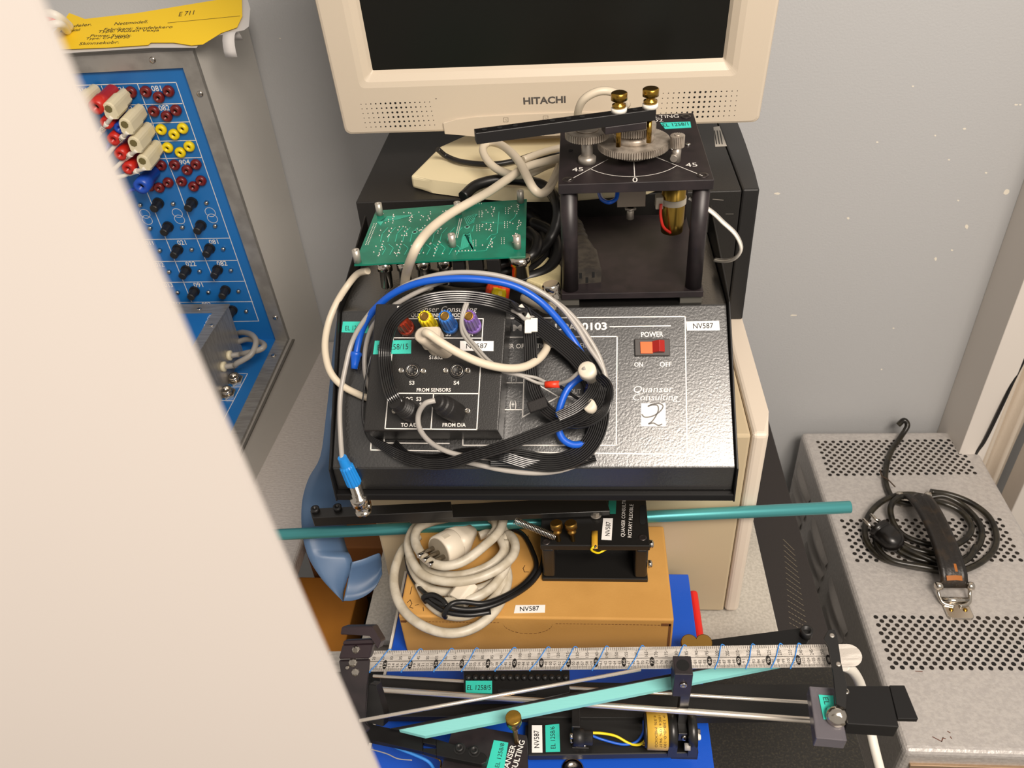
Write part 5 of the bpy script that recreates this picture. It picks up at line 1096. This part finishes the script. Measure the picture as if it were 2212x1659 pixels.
gc2 = thing('coaxial_cable', A(750, 900, .01), 'grey coaxial cable with blue boot and metal bayonet plug hanging over the amplifier left edge', 'cable')
cb2([(739, 992, .012), (736, 950, .010), (734, 900, .010), (736, 850, .010), (746, 795, .012), (760, 740, .014), (785, 695, .022), (825, 650, .034), (885, 612, .044), (955, 592, .05), (1025, 589, .05), (1095, 600, .046), (1160, 626, .04), (1210, 662, .032), (1245, 705, .024), (1272, 750, .016), (1296, 785, .010), (1309, 815, .006), (1310, 850, .004)], .0023, greyc, gc2)
cb2([(1310, 850, .004), (1307, 900, .004), (1296, 950, .004), (1268, 990, .006), (1220, 1014, .006), (1160, 1022, .006), (1090, 1016, .006), (1015, 1000, .006), (950, 985, .006)], .0023, greyc, gc2)
bl3 = mat('bright_blue_boot', '1C86D8', .35)
p0_ = A(739, 988, .014); p1_ = Z(765, 1044, .318); dd = (p1_ - p0_); Lb = dd.length
b = MB(); ax5 = axis(p0_, dd); rs = []
for d_, k in ((0, .0042), (.010, .0052), (.012, .0066), (Lb - .002, .0074), (Lb, .007)):
    rs.append([b.v(ax5.W(k * (1 if i % 3 else (.9 if d_ > .011 else 1)) * math.cos(i * math.tau / 36), k * (1 if i % 3 else (.9 if d_ > .011 else 1)) * math.sin(i * math.tau / 36), d_)) for i in range(36)])
for a, q in zip(rs, rs[1:]):
    for i in range(36): b.face([a[i], a[(i + 1) % 36], q[(i + 1) % 36], q[i]])
b.face(rs[0][::-1]); b.face(rs[-1]); b.build('boot', bl3, gc2)
p2_ = Z(786, 1106, .283); d2 = p2_ - p1_; L2_ = d2.length
b = MB(); b.lathe([(0, .0056), (L2_ * .30, .0056), (L2_ * .31, .0062), (L2_ * .42, .0062), (L2_ * .43, .0085), (L2_ * .52, .0088), (L2_ * .70, .0085), (L2_ * .72, .0068), (L2_ * .92, .0068), (L2_ * .93, .0078), (L2_, .0078), (L2_, .0052), (L2_ * .9, .005)], p1_, d2, 30); bn = b.build('bayonet_plug', M['nickel'], gc2)
u_ = ax5.u; b = MB(); cpt = p1_ + d2 * .80 + ax5.v * .0068; b.cyl(cpt - ax5.v * .003, cpt + ax5.v * .0022, .0022, 12); b.build('bayonet_lug', M['nickel'], bn)
# blue cable
bc_ = thing('patch_cable', A(1000, 610, .03), 'glossy blue patch cable arching over the top of the module', 'cable')
cb2([(767, 788, .008), (772, 750, .010), (783, 710, .016), (806, 672, .028), (850, 634, .042), (910, 610, .05), (980, 602, .052), (1050, 605, .05), (1110, 618, .046), (1160, 646, .04), (1200, 684, .03), (1232, 725, .02), (1258, 768, .014), (1275, 800, .012)], .0033, M['blue_c'], bc_)
cb2([(1278, 812, .022), (1255, 815, .026), (1228, 838, .028), (1211, 875, .026), (1205, 915, .022), (1214, 946, .018), (1236, 960, .014), (1262, 957, .010), (1282, 942, .006)], .0033, M['blue_c'], bc_)
b = MB(); b.lathe([(0, .0032), (.004, .0036), (.012, .005), (.013, .0056), (.015, .0056), (.016, .0048)], A(765, 797, .008), A(769, 765, .010) - A(765, 797, .008), 18); b.build('cable_end', M['blue_c'], bc_)
# cream cable with plug on S1&S2
cc = thing('sensor_cable', QM.P(940, 740, 0), 'cream sensor cable with a bulky plug in the S1&S2 socket', 'cable')
p_, d_ = pax((945, 752), (928, 722), .001, .030)
f = axis(p_, d_, AP.v); L = d_.length; b = MB(f)
loft(b, [[(x * k, y * k, z * L) for x, y in rrect(-.0088, -.0080, .0088, .0080, rr, 5)] for z, k, rr in ((0, .92, .0075), (.45, .95, .0075), (.50, 1.0, .003), (.92, 1.0, .003), (1.0, .86, .003))]); b.build('plug', M['cream'], cc)
b = MB(f); b.lathe([(-.1, .0068), (0, .0072), (.005, .0066), (.0055, .0052)], (-.0045, -.002, L), (-.35, .0, 1), 20); b.build('collar', M['cream'], cc)
cb2([(918, 718, .086), (928, 722, .088), (950, 738, .082), (990, 762, .074), (1040, 784, .064), (1090, 795, .054), (1130, 793, .044), (1160, 778, .034), (1178, 758, .024), (1182, 742, .016), (1178, 725, .010)], .0037, M['beige_c'], cc)
# grey twin lead of the purple post
tw = thing('twin_lead', A(1100, 810, .03), 'thin grey twin lead with a red sleeve and white banana plug at its end', 'cable')
for k_ in (0, 1):
    o = k_ * 4
    cb2([(1006 + o, 655, .088), (1000 + o, 672, .088), (996 + o * .5, 695, .086), (1000 + o * 2, 722, .08), (1022 + o * 2, 750, .07), (1048 + o * 2, 778, .058), (1085 + o, 802 - o, .046), (1125, 812 - o * .6, .038), (1158, 826 - o * 2.5, .034), (1180, 831 - o * 1.2, .034)], .0015, gr, tw, 'lead')
cb2([(1178, 831, .034), (1208, 830, .036)], .0032, mat('red_sleeve', 'E23A1C', .4), tw, 'red_sleeve')
cb2([(1206, 830, .036), (1228, 822, .044), (1248, 806, .052), (1264, 795, .058)], .0017, gr, tw, 'lead')
cb2([(1206, 832, .034), (1225, 845, .024), (1240, 856, .018), (1256, 866, .014)], .0014, M['blackc'], tw, 'lead')
p_, q_ = A(1279, 826, .028), A(1267, 797, .058); b = MB(); L = (q_ - p_).length
b.lathe([(0, .0042), (L * .5, .0044), (L * .52, .0060), (L * .7, .0064), (L * .72, .0078), (L * .95, .0078), (L, .0068), (L, .003)], p_, q_ - p_, 24); b.build('banana_plug', plm, tw)
p_, q_ = A(1283, 893, .02), A(1272, 874, .04); b = MB(); L = (q_ - p_).length
b.lathe([(0, .0040), (L * .5, .0048), (L * .6, .0056), (L, .0056), (L, .003)], p_, q_ - p_, 20); b.build('banana_plug', plm, tw)
# metal probe tip and coax plug on the amplifier top
ft2 = flat(AZ1 + .02)
b = MB(); p_, q_ = ft2.P(850, 655), ft2.P(935, 622); b.lathe([(0, .0008), (.02, .0016), (.021, .0026), (.04, .0028), (.042, .0018), ((q_ - p_).length, .0018)], p_, q_ - p_, 12); tag(b.build('test_probe', M['nickel']), 'thin metal probe tip lying under the blue cable above the module', 'probe')
t = thing('coax_adapter', flat(AZ1).P(1190, 640), 'shiny bayonet coax plug with a cream sleeve beside the servo stand foot', 'plug')
p_ = flat(AZ1 + .012).P(1196, 650); q_ = flat(AZ1 + .030).P(1189, 612)
b = MB(); L = (q_ - p_).length; b.lathe([(0, .004), (L * .2, .0045), (L * .22, .0075), (L * .3, .0078), (L * .45, .0062), (L * .5, .0062), (L * .52, .0082), (L * .9, .0082), (L, .007)], p_, q_ - p_, 24); b.build('bayonet_plug', M['nickel'], t)
b = MB(); b.cable([flat(AZ1 + .012).P(1196, 652), flat(AZ1 + .012).P(1185, 668), flat(AZ1 + .012).P(1160, 655), flat(AZ1 + .014).P(1130, 640)], .0048); b.build('cream_lead', M['beige_c'], t)
t_ = flat(AZ1 + .012); b = MB(); b.prism([t_.P(x, y) - Vector((0, 0, .010)) for x, y in ((1128, 548), (1165, 542), (1212, 572), (1212, 612), (1170, 616), (1128, 600))], (0, 0, .010), .002, 2)
tag(b.build('cream_adapter', mat('cream_ribbed_plastic', 'D9CB9C', .55, bump=.0006, bscale=300, aniso=(1, 6, 1))), 'cream ribbed plastic block lying behind the black cable left of the servo stand', 'adapter')
# ================================================================ cables behind the circuit board
bm_ = thing('monitor_cable', Vector(Z(1100, 380, KZ + .02)), 'thick cream monitor cable looping down past the green circuit board', 'cable')
rM = .0043
def cz(L, r, m, par, nm='cable_run'): b = MB(); b.cable([Z(*q) for q in L], r, 8, 12); return b.build(nm, m, par)
cz([(874, 618, .455), (878, 590, .475), (888, 560, .498), (903, 528, .512), (930, 495, .512), (968, 465, .512), (1010, 440, .512), (1055, 415, .512), (1095, 388, .514), (1135, 362, .516), (1175, 350, .512), (1215, 340, .508)], rM, M['beige_c'], bm_)
cz([(1215, 346, .500), (1180, 358, .500), (1145, 374, .500), (1110, 378, .500), (1075, 366, .500), (1052, 345, .503), (1043, 322, .506), (1055, 308, .508), (1080, 312, .510), (1105, 330, .520), (1125, 355, .524), (1140, 385, .524), (1153, 408, .520), (1168, 418, .514), (1185, 408, .508), (1200, 380, .5), (1212, 350, .5)], rM, M['beige_c'], bm_)
cz([(1215, 318, .498), (1170, 330, .497), (1130, 345, .497)], rM * .9, M['beige_c'], bm_)
b = MB(); b.cable([Y(1247, 262, .845), Y(1250, 236, .835), Y(1262, 214, .83), (Y(1288, 199, .83)), Y(1315, 197, .832), Y(1340, 207, .84), Y(1354, 228, .85)], .0042); b.build('cable_run', M['beige_c'], bm_)
bv = thing('thin_black_lead', Vector(Z(1050, 345, KZ + .02)), 'thin black lead lying across the cream monitor base', 'cable')
cz([(945, 322, .495), (965, 338, .4835), (1000, 350, .4835), (1060, 355, .4835), (1110, 348, .4835), (1160, 332, .4835), (1215, 322, .4835)], .0032, M['blackc'], bv)
cz([(1130, 352, .4835), (1170, 336, .4835), (1215, 328, .4835)], .0032, M['blackc'], bv)
lc = thing('cream_lead', A(740, 700, .01), 'cream lead curving down the left side of the amplifier from under the circuit board', 'cable')
b = MB(); b.cable([Z(795, 585, .462), Z(772, 592, .455), D(750, 618, .80), D(727, 655, .79), D(709, 700, .785), D(702, 750, .775), A(712, 800, .01), A(738, 832, .008), A(775, 852, .008), A(800, 862, .006)], .0034); b.build('cable_run', M['beige_c'], lc)
bk = thing('coiled_mains_lead', Z(1110, 520, AZ1), 'thick black mains lead coiled behind the circuit board with its connector in the servo stand', 'cable')
rk = .0058
cz([(1000, 425, .482), (1030, 400, .4855), (1080, 388, .486), (1130, 390, .486), (1178, 404, .486), (1203, 440, .484), (1203, 480, .470), (1185, 520, .455), (1150, 555, .450), (1100, 585, .445), (1040, 595, .44), (970, 600, .44)], rk, M['blackc'], bk)
cz([(1140, 460, .445), (1165, 480, .445), (1180, 520, .445), (1170, 560, .440), (1130, 590, .440), (1060, 605, .438), (990, 608, .438), (920, 590, .438)], rk, M['blackc'], bk)
cz([(1150, 480, .452), (1190, 500, .452), (1205, 540, .448), (1185, 580, .442), (1140, 600, .440), (1080, 612, .438)], rk, M['blackc'], bk)
cz([(1140, 500, .462), (1160, 520, .462), (1150, 550, .458), (1110, 565, .452), (1070, 575, .450)], rk, M['blackc'], bk)
cz([(1180, 430, .45), (1215, 450, .452), (1238, 470, .455), (1250, 495, .454)], rk * .9, M['blackc'], bk)
rub = mat('dusty_black_rubber', '2A2622', .6, col2='3A352E', cscale=120)
p_, q_ = Z(1245, 485, AZ1 + .028), Z(1268, 598, AZ1 + .0215)
f = axis(p_, q_ - p_); L = (q_ - p_).length; b = MB(f)
loft(b, [[(x, y, z * L) for x, y in rrect(-w, -h_, w, h_, rr, 4)] for z, w, h_, rr in ((0, .0062, .006, .005), (.08, .007, .0065, .005), (.1, .006, .0058, .005), (.18, .0076, .007, .005), (.2, .0066, .0062, .005), (.3, .0085, .0076, .005), (.32, .0074, .0068, .005), (.5, .0105, .0090, .005), (.62, .0125, .0095, .005), (.66, .0135, .0098, .003), (1, .0135, .0098, .003))]); ie = b.build('appliance_connector', rub, bk)
b = MB(f)
for x, y in ((-.006, .002), (0, -.0035), (.006, .002)): b.box((x - .0012, y - .003, L), (x + .0012, y + .003, L + .0004))
b.build('contact_slots', M['dark'], ie)
# ================================================================ grey perforated cabinet at the right
pb = Y(1730, 932, YW - .03); ZP = pb.z; fp_ = flat(ZP)
cx0 = pb.x; cx1 = fp_.P(2088, 925).x; cyb_ = pb.y; cyf_ = fp_.P(1934, 1624).y
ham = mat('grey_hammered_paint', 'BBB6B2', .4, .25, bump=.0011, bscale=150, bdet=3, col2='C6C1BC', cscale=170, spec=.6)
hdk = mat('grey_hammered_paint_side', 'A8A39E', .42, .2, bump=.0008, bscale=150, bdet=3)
pcab = thing('perforated_cabinet', ((cx0 + cx1) / 2, (cyb_ + cyf_) / 2, -.62), 'large grey hammered metal cabinet with perforated top and a worn leather handle', 'cabinet')
b = MB(); b.box((cx0, cyf_, -.62), (cx1, cyb_, ZP), .010, 4)
for f_ in b.bm.faces: f_.smooth = False
b.build('housing', ham, pcab)
def holes(c00, c01, c10, c11, rows, n, px_r, nm):
    b = MB()
    for j in range(rows):
        t = j / (rows - 1)
        for i in range(n - (j % 2)):
            u = (i + .5 * (j % 2)) / (n - 1)
            a = fp_.P(*c00).lerp(fp_.P(*c10), t); e = fp_.P(*c01).lerp(fp_.P(*c11), t); c = a.lerp(e, u)
            if c.x > cx1 - .015: continue
            b.face([b.v((c.x + math.cos(k * math.tau / 10) * px_r, c.y + math.sin(k * math.tau / 10) * px_r, ZP + .0003)) for k in range(10)])
    o = b.build(nm, mat('dark_perforation', '0E0A07', .8, col2='2A2118', cscale=14), pcab)
holes((1767, 955), (2066, 951), (1793, 1026), (2106, 1022), 13, 19, .0036, 'perforation_panel')
holes((1819, 1125), (2159, 1122), (1852, 1211), (2205, 1210), 13, 18, .0036, 'perforation_panel')
holes((1892, 1333), (2340, 1337), (1928, 1442), (2400, 1446), 13, 23, .0036, 'perforation_panel')
fs_ = Fr((cx0, 0, 0), (0, -1, 0), (0, 0, 1))
for pts in (((1723, 1008), (1750, 1082)), ((1715, 1030), (1739, 1122)), ((1712, 1068), (1730, 1140)), ((1755, 1124), (1787, 1220)), ((1748, 1153), (1778, 1248)), ((1741, 1178), (1770, 1272)), ((1792, 1256), (1830, 1368)), ((1785, 1290), (1820, 1388)), ((1778, 1314), (1806, 1410))):
    a = X(*pts[0], cx0); e = X(*pts[1], cx0); d = e - a; L = d.length; d.normalize(); z_ = (a.z + e.z) / 2; d = Vector((0, -1, 0)); a = Vector((cx0, a.y, z_)); L = abs(e.y - a.y)
    b = MB(); rows_ = []
    for k in range(9):
        t = k / 8; s_ = math.sin(math.pi * min(max(t, .02), .98)) ** .45
        rows_.append([a + d * (L * t) + Vector((-.009 * s_ * q, 0, -.010 * w)) for w, q in ((-1, .0), (-.2, .9), (.6, 1), (1, .7), (1.05, 0))])
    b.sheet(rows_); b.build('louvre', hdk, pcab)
b = MB()
for L in ([(2015, 1592), (2034, 1602), (2037, 1594), (2042, 1596)], [(2047, 1580), (2052, 1583)], [(1978, 1450), (1992, 1451)], [(2053, 1592), (2055, 1595)]):
    for p, q in zip(L, L[1:]): b.line(fp_, p, q, .0012, .0004)
b.build('scratch', mat('brown_scratch', '6B4030', .8), pcab)
# front edge below the top: lip, dark front and connectors
b = MB(); b.box((cx0 + .012, cyf_ - .004, ZP - .036), (cx1, cyf_ + .004, ZP - .028), .001); b.build('front_lip', mat('worn_lip', 'A98F74', .4, .5), pcab)
b = MB(); b.box((cx0 + .02, cyf_ - .002, -.55), (cx1, cyf_ + .004, ZP - .038)); b.build('front_panel', mat('dark_front', '1A1512', .5), pcab)
for (px_x, r_) in ((2060, .008), (2180, .008), (1962, .005)):
    p = Y(px_x, 1662, cyf_); b = MB(); b.lathe([(0, r_ * 1.3), (.003, r_ * 1.3), (.004, r_), (.02, r_)], (p.x, cyf_ - .002, p.z), (0, -1, 0), 20); b.build('connector', M['nickel'], pcab)
# handle
lea = mat('worn_black_leather', '1A1511', .4, spec=.6, bump=.0006, bscale=160, col2='3A2C1C', cscale=40, cfac=(.5, .75)); cop = mat('worn_orange_leather', 'A8621E', .6)
h0, h1 = fp_.P(1982, 1048, .05), fp_.P(2072, 1243, .05)
dh = h1 - h0; Lh = dh.length; du = dh.normalized(); wv = Vector((0, 0, 1)).cross(du)
b = MB(); rows_ = []
for k in range(17):
    t = k / 16; hz = -.028 + .030 * math.sin(math.pi * t) ** .5; w = .021 - .002 * math.sin(math.pi * t)
    rows_.append([h0 + du * (Lh * t) + wv * (w * s_) + Vector((0, 0, hz + z_)) for s_, z_ in ((-1, -.003), (-1, .002), (-.62, .005), (-.36, .001), (0, .0075), (.36, .001), (.62, .005), (1, .002), (1, -.003))])
g_ = [[b.v(p) for p in r] for r in rows_]
for a, e in zip(g_, g_[1:]):
    for i in range(len(a)): b.face([a[i], a[(i + 1) % len(a)], e[(i + 1) % len(a)], e[i]], True)
b.face(g_[0][::-1]); b.face(g_[-1]); hd = b.build('handle', lea, pcab)
b = MB(); b.sheet([[h0 + du * (Lh * t) + wv * (.021 * s_) + Vector((0, 0, -.028 + .030 * math.sin(math.pi * t) ** .5 + .0054 + e_)) for s_, e_ in ((-.62, -.0006), (0, .001), (.5, -.0006))] for t in (.955, .97, .985)]); b.build('worn_patch', cop, hd)
b = MB(); b.sheet([[h0 + du * (Lh * t) + wv * (.021 * s_) + Vector((0, 0, -.028 + .030 * math.sin(math.pi * t) ** .5 + .0054 + e_)) for s_, e_ in ((-.05, .001), (.1, .001), (.25 + (t - .85) * 3 * 0, .0004))] for t in (.87, .9, .93)]); b.build('worn_patch', cop, hd)
for q, sgn in ((h1, 1), (h0, -1)):
    for s_ in (-1, 1):
        c = q + wv * (s_ * .024) + Vector((0, 0, -.026)); b = MB(); b.lathe([(-.006, .004), (-.004, .0062), (0, .007), (.004, .0062), (.006, .003)], c, wv, 16); b.build('ball_rivet', M['nickel'], pcab)
        b = MB(); b.cable([c, c + Vector((0, 0, -.010)) + du * sgn * .004, Vector((c.x, c.y, ZP + .006)) + du * sgn * .018 - wv * s_ * .004, Vector((c.x, c.y, ZP + .004)) + du * sgn * .024 - wv * s_ * .02], .0030); b.build('wire_loop', M['nickel'], pcab)
    cc_ = Vector((q.x, q.y, ZP)) + du * sgn * (.030 if sgn > 0 else .014); f = Fr(cc_, Vector((1, 0, 0)), (0, 1, 0)); b = MB(f)
    b.prism([(x, y, .0004) for x, y in rrect(-.020, -.017, .020, .017, .007)], (0, 0, .0035), .0015, 2); hp = b.build('hinge_plate', M['nickel'], pcab)
    b = MB(f); b.lathe([(-.02, .005), (.02, .005)], (0, sgn * .0155 if 0 else .0165 * sgn, .006), (1, 0, 0), 16) if 0 else b.cyl((-.02, -.0165 * -1 * sgn, .006), (.02, .0165 * sgn, .006), .005, 16); b.build('hinge_tube', M['nickel'], pcab)
    for s_ in (-1, 1):
        b = MB(f); b.lathe([(.004, .0036), (.0055, .003), (.006, .001)], (s_ * .0105, 0, 0), (0, 0, 1), 12); b.build('screw', M['brass'], hp)
# black cord on the cabinet
kc = thing('black_power_lead', fp_.P(1990, 1140), 'black power cord coiled under the handle with its two-pin plug', 'cable')
def F(x, y, h): return fp_.P(x, y, h)
rk2 = .0052
for L in ([(1940, 918, .02), (1953, 908, .03), (1960, 920, .022), (1945, 945, .008), (1925, 975, .006), (1914, 1010, .006), (1914, 1045, .006), (1930, 1078, .008), (1960, 1088, .012), (2000, 1085, .015)],
          [(2010, 1075, .018), (1960, 1068, .018), (1915, 1078, .018), (1882, 1105, .012), (1868, 1140, .008), (1875, 1175, .006), (1905, 1205, .006), (1955, 1220, .006), (2010, 1230, .006), (2060, 1236, .006), (2110, 1220, .006), (2145, 1190, .006), (2152, 1155, .006), (2135, 1115, .008), (2095, 1085, .012), (2050, 1068, .015), (2010, 1062, .018)],
          [(2000, 1080, .026), (1950, 1072, .026), (1925, 1092, .02), (1928, 1125, .01), (1950, 1155, .008), (1990, 1172, .008), (2040, 1180, .01)],
          [(2005, 1075, .016), (2040, 1072, .02), (2080, 1092, .014), (2115, 1130, .010), (2120, 1165, .008), (2100, 1195, .008), (2060, 1215, .008), (2000, 1212, .008), (1950, 1195, .008), (1915, 1165, .012)],
          [(2005, 1082, .014), (2040, 1088, .02), (2075, 1105, .016), (2098, 1135, .014), (2090, 1160, .014), (2060, 1180, .014), (2020, 1195, .012), (1970, 1185, .012), (1930, 1165, .012)],
          [(1925, 1165, .014), (1955, 1185, .014), (2000, 1205, .014), (2050, 1220, .012), (2090, 1208, .012), (2108, 1180, .014)],
          [(1890, 1160, .012), (1900, 1190, .012), (1930, 1212, .012), (1990, 1224, .012), (2040, 1232, .012)]):
    b = MB(); b.cable([F(*q) for q in L], rk2, 8, 10); b.build('cord_loop', mat('dusty_black_cable', '181510', .3, col2='2E2A20', cscale=60), kc)
p_, q_ = F(1895, 1137, .030), F(1932, 1172, .024); ax_ = (q_ - p_).normalized(); f = axis(p_, ax_); L = .050
b = MB(f); loft(b, [[(x, y, z * L) for x, y in rrect(-w, -h_, w, h_, rr, 7)] for z, w, h_, rr in ((0, .0175, .0145, .0138), (.02, .0185, .0155, .015), (.16, .0185, .0155, .015), (.17, .0175, .0145, .0138), (.22, .0175, .0145, .0138), (.23, .0205, .017, .0165), (.72, .020, .0165, .016), (.85, .016, .014, .0135), (1, .008, .008, .0075))], sm=True); pg = b.build('plug_body', mat('black_plug_shell', '14110F', .3, spec=.6), kc)
for s_ in (-1, 1):
    b = MB(); c = p_ + f.u * (.0095 * s_); b.lathe([(-.0235, .0018), (-.0225, .0026), (0, .0026)], c, ax_, 14); b.build('pin', M['nickel'], pg)
b = MB(); b.cable([F(1868, 1050 - 10, .01) if 0 else F(1901, 1015, .01), F(1905, 1028, .012), F(1918, 1036, .014), F(1934, 1052, .012)], .0012); b.build('frayed_string', mat('brown_string', '4A3A2C', .8), kc)
# white cable in the gap at the lower right
b = MB(); b.cable([D(1822, 1438, .80), D(1842, 1450, .82), D(1858, 1478, .85), D(1872, 1530, .88), D(1885, 1600, .88), D(1905, 1680, .86)], .0052, 8, 12)
tag(b.build('white_cable', M['white_pl']), 'white cable hanging in the gap left of the grey perforated cabinet', 'cable')
